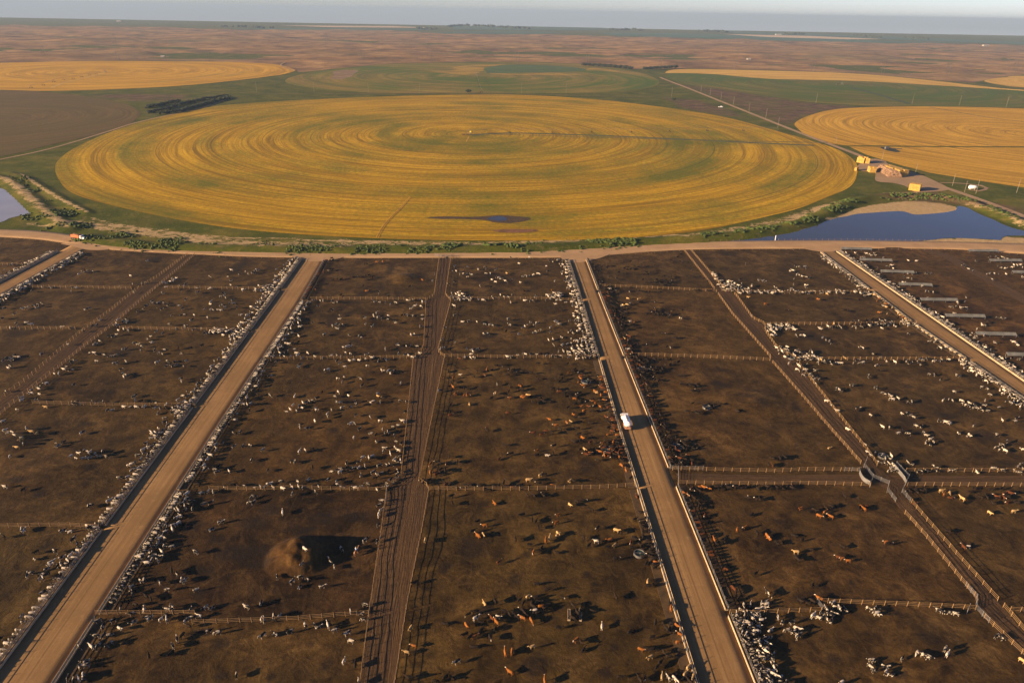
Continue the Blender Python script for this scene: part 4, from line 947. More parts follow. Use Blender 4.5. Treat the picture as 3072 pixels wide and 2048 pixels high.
# ---------------------------------------------------------------- where the cattle stand (crop pixel positions read off the photograph)
SPOTS = {}
SPOTTXT = '''T1 650,75s 310,190b 300,240s 480,185s 555,225s 445,300w 460,280w 420,325s 520,300w 600,270w 625,215w 240,390s 270,365s 380,420s 350,430s 385,390w 680,115w 760,120w 720,180w 690,190w 370,550s 185,760s 25,50b 1510,145s 1720,190s 1345,230s 1385,260s 1330,215w 1420,225s 1515,355b 1560,385s 1600,440w 1635,435s 1410,465s 1475,520s 1735,520w 1270,440s 1240,435s 1150,495w 1090,445w 1165,550s 1190,650b 1270,690w 1060,700s 1285,580b 1330,600b 1155,730s 1170,800s 1300,770w 1330,770s 1430,775w 1470,780w 1475,700w 1520,680s 1680,690s 1810,680s 1870,670s 1750,750w 1650,790s 1690,770s 1660,840b 1610,920b 1560,950s 1520,1010w 1500,1080b 1850,880w 1910,900s 2165,670s 2300,640s 2310,770w 2310,930s 2085,1270s 820,825w 915,840w 985,795w 1060,865w 860,800s 770,900w 840,930w 905,920s 975,915s 720,975w 910,985s 960,1005s 800,1020w 850,1030s 700,1025s 640,1100s 580,1180w 560,1230b 725,1155s 770,1150s 700,1210s 745,1190s 600,1310s 650,1320s 690,1300w 735,1290s 1310,1100b
T2 470,255w 780,165w 675,265s 715,325s 435,335s 210,415s 405,415s 475,430w 335,455s 405,490s 615,490s 990,90s 1105,95s 1515,105t 75,635s 995,655w 60,775s 95,785s 180,760s 225,760s 860,720s 950,720s 965,780s 455,830s 545,830s 585,840s 655,825w 745,840b 710,880s 820,910s 865,975s 330,885s 185,900w 75,930s 800,1145w 900,1180b 930,1330s 1415,465b 1385,865t 1410,1015o 1345,1070t 1985,45o 2030,40t 2310,75b 2170,275r 1790,1160w 2035,630t 2130,620b 1890,740b 1950,720b 1970,770w 2165,760w 2220,715b 2140,805o 1690,815b 1880,840o 2010,810b 1860,920b 1910,945b 1960,930o 2015,880b 2090,955b 1945,1020b 2220,1070o 2280,1080o 2255,1245o 2135,860b 2290,740b 2330,760b 1350,1290b 1400,1300b 1700,1290b 1750,1290b 1610,1330b 2100,770r
T3 70,75b 345,85o 380,60t 455,40t 210,125b 205,170b 235,200o 310,155b 445,185b 680,70b 730,130b 785,95w 815,95b 905,75o 890,145b 950,130t 1095,100r 1140,80b 1180,130b 1110,150b 1250,190b 1320,280o 1315,325b 970,250b 1245,445t 1260,490b 1310,475b 365,520b 490,590b 960,585b 195,580t 250,590b 290,620b 220,640b 310,670o 345,690b 240,705w 150,720b 180,750b 135,770o 220,800o 120,610b 590,665b 660,690b 620,720b 575,770b 640,780b 760,700b 840,840w 465,855b 1090,880b 1310,820b 1400,860b 1440,870b 1500,840o 1520,910o 1550,960b 1290,940b 610,970o 655,985b 220,1030t 30,1070o 680,1040b 1190,1050o 1230,1035b 1270,1050b 1260,1120t 1390,1075b 1440,1110b 1360,1160b 1330,1200b 1010,1290b 1370,1280t 1420,1290w 1170,1310b 1220,1300b 1440,630b 1450,680o 1580,1260t 1610,1200t 1640,1300t 1480,1290b 1520,1290b 1560,1310b 1610,1330b 1490,1320w 335,1320o 20,1250o 60,720b 25,740b 1830,80o 1890,100b 1925,90b 2210,20b 2310,60o 2200,380b 2255,790w 2300,1040s 2230,980s 1200,160b 1260,230b 1130,60b 1200,60b 1240,120b 1290,60b
T4 100,60o 170,115b 335,190t 340,230b 360,260b 470,160b 745,140b 745,245o 795,265o 710,235r 1130,100o 1160,120b 1815,140r 1855,140w 490,480b 540,600o 665,625w 145,570b 700,680w 725,690w 780,690s 640,690s 600,690s 570,720s 630,740w 570,760w 535,755w 610,770s 655,790w 680,730s 495,745w 185,770s 20,775s 50,800w 990,695s 1040,690s 1060,700s 1040,735w 1065,735w 1590,700s 1640,710s 1690,715s 1745,730s 255,875s 300,880s 330,890s 360,870w 345,930s 375,920s 20,1000s 80,1030s 995,1140s 1020,1150s 1000,1200s 1045,1230w 1140,1190s 1140,1240s 1165,1260s 1280,1130s 1400,1095w 1430,1100w 1480,1130s 1510,1130s 1650,1065w 1675,1100w 2115,925s 2155,950s 735,1345w 2346,1150t 10,1190s 30,1240s 20,1290w 90,1290s 110,1250s 180,1275s 50,1320s 100,1330s 330,40b 400,80b 380,620b 440,640b 480,620b
S1 50,415w 80,450s 120,455s 135,480s 190,490s 235,405w 280,440t 325,450t 190,520t 150,575t 210,545s 495,530w 510,555s 560,520s 85,650w 630,660w 700,630w 735,600w 770,610w 790,660s 740,665s 680,680s 830,640s 870,640s 905,610s 940,650s 800,615w 730,430s 715,435w 1185,115s 1190,150s 40,915w 210,940b 780,1075s 800,1070s 960,1005s 1060,820w 1130,820w 1215,750w 190,1290w 215,1290w 555,1285s 610,1295w 780,1270w 815,1265w 850,1235w 30,330w 400,200t 640,175s 680,165s 720,170s 820,165s 850,160s 910,165s 940,235s 990,225s 1095,205w 1150,205w 1205,205w 1275,205w 1370,215w 1410,215w 1390,255s 1460,205w 1520,215w 1240,155b 1280,160b 1370,170s 1470,180w 1580,200w 195,145w 310,145s 340,150s 155,230s 2180,180w 2210,180s 2200,235s 2075,320s 2270,95b 2070,440s 2115,425s 2065,550s 2145,545s 2210,545s 2320,580w 2220,670s 1800,745s 1830,745s 1900,760s 1920,780s 2020,770w 1920,735b 1740,880b 1985,905s 2060,895b 2100,905b 2155,905s 2250,920s 2300,920s 1775,965w 1840,950s 1880,955s 2200,1050s 2240,1050s 2210,1010s 1800,1060s 1860,1050s 1680,1060w 1640,1100w 1700,1100s 1570,1110w 1610,1060s 1940,1215s 1960,1215s 1860,1280s 1110,880b 1340,440w 1380,470w 1410,490w 1430,440s 1300,640w
S2 35,100b 150,105s 365,105w 20,180b 750,75w 720,110s 840,105w 1100,85w 1100,110t 605,80b 560,130s 520,150s 490,150s 460,160s 435,165w 430,205w 400,200s 380,240s 350,190w 325,225w 295,250s 545,220s 565,235s 655,265w 690,230w 660,290s 735,160w 765,165s 785,210w 910,185s 855,205s 900,155s 1030,165s 1055,160w 1120,160s 1150,130b 905,275s 1030,290s 1125,335w 1300,150w 1345,160s 1345,245w 1315,320w 1340,330s 420,360s 410,385s 475,395s 545,335w 855,355w 890,350s 940,395s 1040,440s 1080,455b 885,480w 1240,455s 1170,430s 1190,420s 1140,400s 1230,380s 1275,370s 1260,510w 1085,505s 1305,520s 1255,570w 1280,580w 1160,560s 1145,600s 90,575w 410,595w 460,590s 510,575b 350,685s 370,690s 130,760s 520,745b 820,690s 760,735s 770,775w 740,760s 690,775s 860,750s 900,745s 930,740w 985,725s 820,740w 930,690s 970,650w 1020,655s 1045,645s 945,800s 1210,620w 1245,660w 1290,640s 1300,680w 1265,690w 1215,715w 1170,715s 1115,720w 1060,780s 1090,790s 1130,790w 1080,830b 1190,770b 1275,770s 1280,800s 1275,830s 1210,850s 1240,860w 1180,880s 660,850w 485,855s 395,875w 145,880w 245,870s 730,870s 740,885s 785,905s 1005,885w 895,920w 950,905s 1130,920s 1090,935s 1180,905s 265,940w 340,915w 450,925w 400,920s 180,920s 550,960w 575,910s 20,920s 60,920s 100,920s 345,985s 10,1000s 10,1055s 260,1140w 1135,1030w 1110,1070s 1130,1110w 1105,1160w 1105,1245s 1650,60s 1740,180b 1905,175t 1785,90o 1870,100o 1910,100r 2100,130b 2135,85t 2270,30b 2265,120o 1620,240b 1735,250b 1740,280r 2250,260r 2060,410b 2215,540b 1730,645b 1620,690b 1640,700b 1700,700r 1760,690b 1800,690b 2170,655r 2240,625b 2270,620b 1560,710o 1560,790o 1600,780o 1620,800r 1650,760b 1690,770b 1600,740b 1480,850b 1520,855b 1550,850b 1705,880r 1680,870b 2210,870b 1800,920b 1850,890b 1880,900b 1930,905b 2000,910b 2050,915b 2140,910b 2290,915r 1750,990b 1755,1060b 2125,1045o 1975,1215b 2035,1250o 1940,1300b 1975,1335o 2030,1335t 1500,870b 1540,880b
S3 35,30b 120,20o 130,50b 35,120t 150,115o 190,105t 410,45b 460,45b 470,70r 520,90b 545,75b 620,90b 790,80t 225,160b 270,165b 310,140b 330,160b 560,120b 540,210b 600,170b 640,150b 755,155o 820,150b 860,150o 660,200o 690,240o 750,240b 800,240b 840,225w 15,255r 590,260b 375,315o 430,370o 470,400b 530,345o 565,335t 610,300b 740,340b 620,395b 230,435r 310,450r 350,415r 400,435b 640,440b 670,480o 590,500b 620,515b 740,515r 265,590o 270,620b 360,625w 410,615b 415,550b 690,620r 710,625r 650,580b 690,585t 850,525o 870,500b 920,500b 960,520b 900,540b 980,560b 820,600o 860,630o 930,610r 970,610r 990,640b 1030,650b 1000,500b 1050,620b 1010,720o 1040,710o 1050,760o 1080,735b 1095,830b 800,670b 300,805t 330,800b 200,850t 240,850b 280,880b 560,850t 590,860b 60,915r 120,910b 410,900o 330,905b 370,910b 180,985b 230,985b 320,985b 560,1070t 615,1035b 680,1030b 740,1110b 130,1160b 450,1155o 225,1200b 260,1210b 430,1225o 280,1270b 800,1275b 975,1295t 1010,1300b 455,1325t 1180,1130b 1220,1190b 1145,985r 1180,1240b 1220,1250b 1200,1290b 910,270b 920,290r 940,310b 900,350b 930,340b 960,410b 930,420r 890,210b 1645,170b 1730,190b 1780,180b 1760,220b 1800,210b 1830,190b 1870,180b 1600,245b 1680,265b 1710,250b 2035,240b 1640,60b 1690,75b 1550,10b 1640,20b 1440,540b 1520,510b 1560,520b 1600,500b 1430,565b 1560,570b 1490,680b 1530,690b 1560,700b 1600,690b 1440,690b 2310,720b 2340,660b 2130,1005b 2150,1000b 2210,1020b 2160,1150b 2035,1280o 2100,1270o 2200,1310b 2300,1345o 1710,910o 1740,915o 1790,915o 1860,910b 1640,940b 1690,940b 1570,975o 1600,985o 1560,1000o 1950,905b 2010,908b 1450,655t 1470,690b 1540,670b 930,560b 940,590b 910,640r 960,650b 1010,680b 780,200b 720,200r 710,160b
S4 700,40w 740,60s 720,55s 820,10s 845,15s 1045,35w 1060,45s 1100,80w 1120,90s 1175,100s 1165,140w 1190,140w 1240,130s 1340,160s 1360,155w 1735,70w 1640,145w 1690,140s 1720,145s 1805,150w 1820,180s 1850,190s 1880,205s 1915,210w 1940,220s 1980,230s 2030,240w 1870,170s 1920,185s 2010,150s 2000,180s 2130,210w 2050,100s 1975,30w 2030,45w 2210,160s 2240,175s 2330,220s 2160,320w 2275,330w 2290,300s 1910,370s 2115,450s 1780,430w 1860,455s 1875,460w 2200,510s 2160,540s 2110,560s 2145,580w 2180,590w 2340,580w 890,215w 850,235b 1000,280w 705,230w 615,155w 655,190s 1275,265w 1325,260w 1350,280w 1380,300w 1100,380w 1165,390s 1400,375s 1450,375s 1595,325w 1640,335s 1665,340w 1700,345w 1240,435w 1270,420s 1330,440w 1470,435s 1495,455w 1530,490w 1555,510s 1490,515s 1530,530s 800,395w 955,540w 970,600w 1000,630w 1040,610w 1105,630s 1130,660s 1180,635w 1170,665w 1190,665w 1080,690w 1130,700s 1160,700s 1200,720w 1180,740w 1160,760w 1200,770w 1240,770s 1330,690w 1360,700w 1340,780w 1410,780s 1500,770s 1440,770s 1570,735s 1580,770s 1715,765s 1940,770w 2080,750s 2110,750s 2165,765s 2280,760s 2300,730s 2330,710w 2310,780s 2340,750s 1630,945t 1650,970o 1700,960t 1710,1000r 1740,1000b 1800,1010t 1830,1040b 1320,950b 1380,940b 1380,1015b 1390,1050r 2055,1140t 2270,1125t 2180,970r 2210,960b 2200,1000b 1970,1000b 2020,1000b 2110,1010b 380,1100o 470,1130b 510,1120b 600,1130o 640,1080b 600,1090b 550,1170o 640,1170o 610,1190b 930,1100o 950,1080r 900,1100b 770,990b 20,1020b 1670,1300b 100,720b 130,720r 150,655b 200,660b 240,650b 270,640b 640,560t 2150,925b 2050,930b 1900,925b
R1 700,240w 720,220s 745,225w 770,215s 800,210s 740,200b 820,215s 1300,135w 1170,330s 1290,315s 1250,320s 1180,400w 370,355w 455,355w 430,355s 640,355s 675,360w 630,395s 280,390s 1055,355w 215,365w 200,545w 225,540w 245,535w 290,520s 310,510s 340,510w 370,500s 320,530s 345,525s 35,545w 130,590s 25,630w 145,675s 235,670w 275,685w 90,715w 150,710s 550,710w 635,715s 750,555s 775,545s 790,540s 880,640w 810,700s 850,695s 735,745s 600,860w 370,945s 30,1000s 50,985s 80,985s 100,990s 130,965s 160,970w 120,960s 70,1060w 95,1055w 110,1000s 2040,205w 2110,235s 2165,220w 2190,240w 2220,225s 2250,210s 2270,200w 2240,235s 2010,265w 2035,290w 1855,265w 2035,340s 1560,275w 1530,290s 1500,305w 1480,320s 1640,325w 1590,345s 1620,345w 1465,350w 1740,360s 1840,370w 1860,365w 2080,360s 2140,370w 2150,385w 1600,385s 1750,400s 1730,405s 1430,405s 1450,410s 2250,385s 2280,380s 2320,375w 1970,410s 1950,440w 1980,430w 1990,450s 1860,480w 1855,500w 2050,470s 2020,495w 2060,500s 1940,520s 1980,520s 1960,500s 1920,555s 1880,555s 1860,550w 1950,560w 1990,540s 2090,535w 1800,555s 1640,465s 1580,520w 1610,545s 1440,495w 1400,495s 1360,490s 1320,500s 1290,520s 1480,510s 1270,550s 1380,530s 1430,550s 1340,480s 1210,565w 2110,600w 2125,600w 2215,530w 2260,530w 1510,605s 1600,600s 1630,600s 1715,605s 1690,640s 1830,625w 1495,685w 1630,700s 1650,695w 1110,635s 1085,665s 1120,670s 1010,680w 1040,690s 1045,735w 1090,725w 1130,730w 1130,740w 1430,765w 1380,745s 1550,725s 1640,720s 1710,730s 1780,720s 960,780s 990,785s 1030,775s 1330,790s 1300,815s 1340,835w 880,830s 830,855w 850,855s 1190,850s 1220,860s 1250,880s 1240,915s 1090,900s 1110,900s 1040,940s 1000,960s 960,965s 920,955s 850,940w 830,935w 790,935s 1365,910s 1400,935s 1430,935s 1455,910s 1570,890b 1600,940s 1780,870b 1110,1010w 1010,1025w 1035,1025s 855,1010w 620,1010w 660,1000s 640,1020s 1070,1080s 1080,1120w 1105,1130s 1130,1135s 1090,1145w 1390,1020w 1475,1010w 1500,1030s 1540,1010s 1550,1035w 1520,1045s 1470,1050w 1640,1005s 1620,1050s 1590,1165w 1600,1185w 590,1060s 560,1080w 610,1080s 630,1075s 520,1115w 480,1120s 405,1205w 650,1215s 335,1245w 265,1290w 350,1300w 195,1330w 50,1270s 1190,1310s 1890,1005s 2040,840w 1800,760s 1830,755s 1860,745s 1890,750s 1920,745s 1950,755s 1980,745s 2010,750s 2040,755s 2070,750s 2000,715w 2100,760s 1970,780w 1150,250w 40,205w 60,250w 110,155w 90,160s 170,145s 190,190w
R2 30,205s 20,225s 250,275w 270,160s 330,165s 200,200s 260,210w 190,245s 195,320w 160,345w 220,300w 80,485w 30,530w 105,460s 60,380s 100,380s 665,210t 1140,130o 1090,135o 1080,150b 1000,150b 980,155b 930,265b 960,260b 990,255b 1020,250b 880,265b 1000,280b 850,260b 770,280b 740,285b 1050,265b 1490,295o 970,345b 1380,350b 1000,390o 1030,385b 1110,405w 770,425b 790,440b 1190,440b 1300,440b 605,435o 480,400r 1580,300w 1600,240s 690,100b 850,90b 910,90b 700,120b 525,470s 540,475s 590,475s 615,475w 690,480w 710,485s 740,490w 1050,475s 1075,480s 1110,480s 1165,490w 1210,505w 1260,495w 1245,490s 1360,470w 1380,470s 1410,470s 1440,470b 1490,475w 1500,490w 1470,470s 1440,510s 1400,530s 1390,545s 1480,525w 1430,520w 570,520s 605,565b 700,555w 680,555b 760,605s 760,630w 1090,580w 1060,605w 1075,620s 1095,625s 1110,620w 1130,635s 1190,605w 1185,640s 975,625s 990,630w 1340,600s 1360,600s 1310,605b 1410,610s 1430,615b 1490,605w 1495,630w 1250,665s 1255,670w 990,680w 1050,695w 520,670s 415,705w 700,700s 725,690s 745,680w 760,695s 790,690s 815,690s 740,715s 620,770w 630,775s 400,780w 850,780w 940,775s 945,800s 1470,705s 1480,695s 1400,770w 1390,775w 1420,770s 1460,790w 310,770s 290,850w 315,855w 345,850w 380,845b 400,840b 795,885w 830,880w 860,875w 850,860s 1165,900w 1270,860s 1280,870s 1350,875s 1380,875s 1445,880w 290,925w 370,905s 380,930w 395,955w 480,935w 430,980w 275,970w 320,970s 545,970w 610,980w 690,960s 740,960s 770,970w 800,960w 810,930s 860,945w 1000,950w 1040,970w 1060,975w 1280,945s 1335,945s 1370,960w 1410,975w 1470,940w 850,1005w 880,1000w 935,1000w 990,990w 740,1005s 765,1025s 1010,1010b 1100,1000s 1150,995s 1180,990s 390,1050w 400,1060w 420,1035s 205,1015w 630,1090w 655,1085w 805,1055w 1010,1050w 1050,1110b 1160,1055b 1130,1085w 1150,1090s 1185,1100w 1200,1085s 1225,1100w 1240,1095w 1210,1110w 800,1145w 750,1165s 785,1190s 945,1165s 960,1220w 1300,1200w 1240,1215b 150,1140s 50,1195s 45,1220s 1780,170w 1760,205s 1790,215w 1820,240w 1850,240w 1855,225s 1890,175w 1860,190s 1985,195w 2045,180w 2050,195w 2140,200w 1910,235w 1925,245w 1890,265s 1880,240s 2055,235w 2090,235s 2235,235t 2105,290w 2140,265s 2165,270w 2180,285s 2135,310w 2195,285s 2220,300w 2240,315w 2275,290s 2000,345s 2095,355b 2180,425w 2290,420w 2215,445w 2250,445w 2110,450w 2140,450s 1750,405w 1740,440w 1765,455w 1790,440s 1810,450s 1830,440s 1850,455s 1870,455s 1810,400s 1830,390s 1780,470s 1820,470s 1910,475w 1920,455w 1990,465w 2030,470w 2270,485w 1770,520w 1750,535w 1720,330s 1780,310s 1780,605s 1845,655w 1905,655w 1970,660s 2035,680s 2060,685s 2090,685w 2110,690w 2250,635w 2250,680w 2265,690w 2050,760s 2070,765s 2030,765s 2230,745b 1690,715w 1665,820s 1785,840s 1670,890w 1650,900w 1690,885s 1880,900w 1925,910w 1935,920w 1960,910s 1985,900w 1920,950w 1820,985r 1860,975s 1880,975s 1915,975w 1950,980w 2240,970w 2270,965w 2255,975w 1700,1030b 1800,1070b 1720,1090b 1970,1095b 2040,1125r 2060,1080o 2100,1080b 2140,1040b 2190,1040b 2250,1090b 2270,1110b 2300,1110b 2290,1080b 2240,1130b 1665,1150o 1770,1150o 1740,1190b 1730,1230b 1760,1235o 1940,1140b 1860,1245b 1785,1290o 2150,1210s 2270,1235b 2130,1290w 1880,1305o 1640,1265s 2100,1330b 2260,1320b 1825,1125w 350,78w 380,95w
R3 40,95s 110,150w 205,95w 385,125w 405,125w 350,170w 365,215w 275,235w 290,240w 145,255s 165,255w 185,260s 200,250w 230,250w 240,245w 425,300w 45,290w 10,315w 120,315w 405,380o 150,380b 55,420w 250,440w 270,440s 390,430w 380,445s 410,430s 430,445w 450,430w 470,445s 420,415s 390,460w 350,470w 160,475w 175,470w 205,475w 230,475s 40,485s 525,490w 430,505w 480,550b 205,665s 230,670s 250,690s 270,670s 160,700w 140,710w 180,690s 430,650w 445,670w 470,675w 450,685s 385,710w 295,735w 240,750s 260,750s 385,755w 105,770s 15,640w 15,680w 545,745s 570,740s 590,755s 370,820w 410,810w 485,790s 570,810s 600,820w 615,830w 535,855w 415,865s 450,840b 535,905w 460,920w 540,935w 580,880s 600,885s 290,940b 310,935b 265,950s 210,950w 165,945w 150,940s 95,955s 40,970w 10,970w 350,960s 400,960w 430,965s 470,960w 650,900s 640,930s 660,870s 560,650s 600,650s 20,1080b 60,1100b 100,1110b 150,1100b 210,1110b 265,1160b 480,1130b 490,1160b 470,1180b 550,1110o 580,1100b 610,1090b 640,1110b 600,1080b 540,1030b 280,1030b 650,1160o 630,1165b 640,1190o 670,1220o 690,1240o 720,1200b 700,1160b 740,1180b 660,1140r 800,1140b 830,1230r 790,1280o 120,1220o 40,1230b 20,1270b 100,1260b 400,1250b 450,1250b 510,1290b 530,1310b 460,1275r 610,1300b 190,1310o 30,1330o 140,1330o 300,1335b 220,1310b 640,1290b 1090,130b 1040,190b 1070,180b 1100,190b 1130,170b 1160,180b 1190,170b 1090,200b 1130,200b 1060,195b 1300,160b 1280,180b 990,225b 1030,235b 1210,240b 1230,225b 1250,240b 1270,230b 1130,240b 905,270b 970,285b 1200,290b 1220,310b 1320,310b 1350,300b 1380,310b 1410,300b 1440,310b 1400,330b 1370,330b 1430,280b 1460,300b 1390,260b 1450,265b 1490,270b 1330,285b 1450,120b 1540,60b 1510,85b 1530,130b 1560,140b 1600,135b 1640,205b 1590,255b 1620,260b 1650,260b 1740,280b 1770,300b 890,165b 740,170b 780,175b 810,160b 760,200b 720,130b 1085,390w 910,370w 860,380b 890,375b 930,385b 960,370b 880,400b 920,410b 950,400b 1060,360b 1100,350b 1140,385b 1170,390b 1210,390b 1250,395r 1300,395b 1660,385b 1700,380b 1770,385b 1800,385b 1070,455t 1165,460t 1030,510t 1010,520w 1065,510t 1090,500w 1120,480b 1150,490b 1190,480b 960,540b 990,550b 1040,540b 1070,550b 1090,540b 1240,585b 1270,590b 1300,600b 1330,590b 1360,600b 1290,570b 1320,560b 1380,610b 1410,590b 1450,590r 1420,620b 1440,600b 1280,480b 1310,490b 1300,540b 1545,615w 1535,635w 1550,550b 1090,660w 1125,655o 1080,690b 1120,710b 1380,765b 1470,800b 1500,800b 1135,860b 1160,860b 1240,860b 1415,880b 1445,885w 1040,810t 1070,905w 1100,975b 1150,980b 1190,985b 1240,985b 1300,990b 1380,990b 1430,985b 1100,1000b 1140,1010b 1180,1010b 1220,1010b 1400,1040b 1440,1040b 1515,1015b 1230,1050b 1270,1060b 1300,1070b 1160,1090b 1200,1110b 1240,1100b 1280,1080b 1330,1090b 1300,1110b 1370,1100b 1250,1080s 1190,1130b 1530,1130b 1310,1170b 1340,1180b 1550,1210b 1610,1215b 1640,1225b 1680,1225b 1640,1260b 1680,1260b 2105,150w 2060,290s 2075,320s 2160,350w 2165,340s 2220,295s 2260,300w 2280,305s 1820,230w 1840,250w 1870,280w 1880,300w 2130,445t 2110,445b 2285,505o 2160,605w
R4 320,20w 330,165s 350,170w 370,180s 400,180s 420,175w 435,190s 290,215w 310,210w 330,210w 350,245w 370,250s 395,260w 430,270s 455,275s 325,280s 20,295s 50,300s 65,305w 320,330w 430,340w 430,360w 160,360w 180,380w 150,385s 120,385s 130,400w 100,400w 70,400s 30,400w 300,370w 310,380s 615,415t 445,460b 535,465o 75,500o 740,455b 780,455b 255,560b 900,460b 770,560b 800,565b 1075,580o 1145,590t 1070,440o 1120,495t 1190,535t 1110,525w 1090,515b 1250,600r 1315,630o 960,640b 990,640b 1020,635b 1050,640b 675,675t 545,715w 560,725w 620,700w 650,710w 690,705w 720,700w 740,715s 850,700s 870,715s 900,690s 1000,690s 1030,690s 1060,690s 140,760w 130,780w 345,780s 390,780w 415,785w 575,800w 610,815w 635,830w 655,850s 925,890w 905,890s 1340,765s 1520,830w 1560,840s 1590,890s 1610,890w 345,915w 350,925w 1020,945s 1050,940b 740,970b 770,980t 1080,975w 1070,970b 650,1030s 680,1025s 710,1020w 740,1025w 850,1020s 880,1000w 900,1020w 930,1020w 1050,1040w 1080,1040s 1140,1010w 1210,1015w 1320,1005w 1340,1020s 1370,1015s 1420,1020s 1440,1040w 1560,1010w 1580,1000s 1610,1000s 1640,1000s 1690,995w 1780,1000w 1810,1000s 1430,990s 1460,990s 1500,990s 1060,1090b 985,1130s 985,1150w 515,1080w 520,1090s 430,1080s 460,1130s 480,1140s 545,1170s 510,1200s 1520,1125s 1560,1125s 1620,1170w 1760,1135s 1780,1135w 860,55s 880,60s 960,60w 990,65w 1010,75w 1035,50w 1040,75s 920,95w 940,95w 1110,95w 1140,170w 1165,170s 1185,165w 1200,185w 1060,190s 1130,210s 1330,230w 1370,235s 1400,230s 1480,235w 1500,235s 1530,235s 1300,265w 1330,275s 1360,280w 1270,315s 1290,315w 1350,340s 1450,345w 1490,390s 1510,395w 1530,395w 1550,400s 1380,460s 1500,450w 1700,520s 1720,530w 1760,520w 1765,490w 1790,535s 1810,540s 1840,535w 1850,555w 1740,580w 1830,480s 1840,445s 2120,620s 2180,630s 2140,625s 1990,690w 2010,695w 1980,680s 2030,665b 1945,725s 1900,760s 1880,780s 1930,790w 1940,760s 2000,780w 2290,785w 2255,840w 2280,850w 2300,860w 2105,840s 2060,910s 2090,930s 1330,120w 1405,125w 1930,125s 2050,90s 2100,90w 2130,95s 2160,90w 2200,100s 2180,100s 2120,170s 2150,185s 2190,190w 2260,160w 2290,160w 2320,160s 2250,180w 2340,180w 2030,235w 2050,235w 2090,235s 2130,240s 2195,235w 2070,290s 2340,270w 1810,160w 1830,170s 1860,195s 1900,210s 2150,975s 2190,975s 2240,980s 2310,990w
'''
COWS = []
def addcow(x, y, typ, head=None, act='loose', gap=0.0, pose=None, scale=None):
    if gap:
        for c in COWS[-400:]:
            if abs(c['x']-x) < gap and abs(c['y']-y) < gap and math.hypot(c['x']-x, c['y']-y) < gap: return False
    if head is None: head = random.uniform(0, 2*math.pi)
    if pose is None:
        r = random.random(); pose = 0 if r < .36 else 1 if r < .58 else 5 if r < .74 else 2 if r < .86 else 4
    COWS.append(dict(x=x, y=y, t=typ, h=head, a=act, p=pose, s=scale or random.uniform(.68, .88))); return True
for line in SPOTTXT.strip().split('\n'):
    cr, *items = line.split()
    for it in items:
        xy, typ = it[:-1], it[-1]; typ = 's' if typ == 'w' and random.random() < .42 else typ; px, py = map(float, xy.split(','))
        wx, wy = W(cr, px, py, .75); addcow(wx, wy, typ, gap=.5)
def row(k, a, b, spacing, depth, types, skip=.08):
    E = edge_at(k, a, b)
    if len(E) < 2: return
    E = resegment(E[::4]+[E[-1]], spacing); d = (E[-1]-E[0]).normalized(); n = Vector((d.y, -d.x, 0))
    if n.x*SIDE[k] < 0: n = -n
    face = math.atan2(-n.y, -n.x)
    for p in E:
        for r in range(math.ceil(depth)):
            if r == 0:
                if random.random() < skip: continue
                q = p+n*(1.95+random.uniform(-.15, .25))+d*random.uniform(-.2, .2)
                addcow(q.x, q.y, random.choice(types), face+random.uniform(-.22, .22), 'bunk', .62, random.choice((3, 3, 3, 0)))
            else:
                pr = min(1, depth-r)*.62
                if random.random() < pr:
                    q = p+n*(2.4+1.75*r+random.uniform(-.5, .9))+d*random.uniform(-.6, .6)
                    addcow(q.x, q.y, random.choice(types), face+random.uniform(-1.7, 1.7), 'near', .85)
row('AL', 595, 780, 1.05, 3.0, 'wsws', .02); row('AL', 780, 900, 1.15, 1.6, 'wss'); row('AL', 900, 1085, 1.05, 2.8, 'ssw', .03); row('AL', 1085, 1235, 1.25, 1.3, 'sw'); row('AL', 1235, 1640, 1.3, 1.15, 'ssw')
row('AR', 600, 690, 1.5, 1.3, 'bbbr', .2); row('AR', 694, 822, 1.05, 2.2, 'sw'); row('AR', 828, 1112, 1.1, 1.6, 'sws'); row('AR', 1132, 1300, 1.05, 2.8, 'ssw'); row('AR', 1300, 1395, 1.3, 1.1, 's')
row('BL', 600, 690, 1.1, 2.2, 'sw'); row('BL', 693, 822, 1.05, 2.6, 'ssw', .02); row('BL', 860, 960, 2.3, 1.2, 'bbro', .45); row('BL', 960, 1065, 1.5, 1.4, 'bbro', .2); row('BL', 1190, 1300, 1.8, 1.2, 'bbb', .3); row('BL', 1400, 1560, 2.4, 1.0, 'bbo', .45)
row('BR', 605, 668, 1.8, 1.2, 'b', .3); row('BR', 674, 820, 1.05, 2.4, 'bbbbbr'); row('BR', 826, 1068, 1.05, 2.0, 'bbbbr'); row('BR', 1122, 1404, 1.2, 1.6, 'bbbbr'); row('BR', 1415, 1640, 1.0, 3.3, 'ssssw', .04)
row('CL', 590, 664, 1.05, 1.6, 'sw'); row('CL', 672, 742, 2.4, 1.2, 'obt', .3); row('CL', 750, 826, 3.4, 1.0, 'sw', .3); row('CL', 832, 960, 1.0, 2.6, 'wws', .02)
row('CR', 579, 930, 1.0, 1.7, 'ssw', .05); row('DL', 580, 690, 1.0, 2.0, 'sw'); row('DR', 582, 740, 1.0, 2.6, 'ssw')
def cluster(cr, x0, y0, x1, y1, n, wid, types):
    a = Vector((*W(cr, x0, y0, .7), 0)); b = Vector((*W(cr, x1, y1, .7), 0)); d = (b-a).normalized(); nn = Vector((-d.y, d.x, 0))
    for i in range(n*3):
        if n <= 0: break
        p = a.lerp(b, random.random())+nn*random.gauss(0, wid/2)
        if addcow(p.x, p.y, random.choice(types), None, 'near', .95): n -= 1
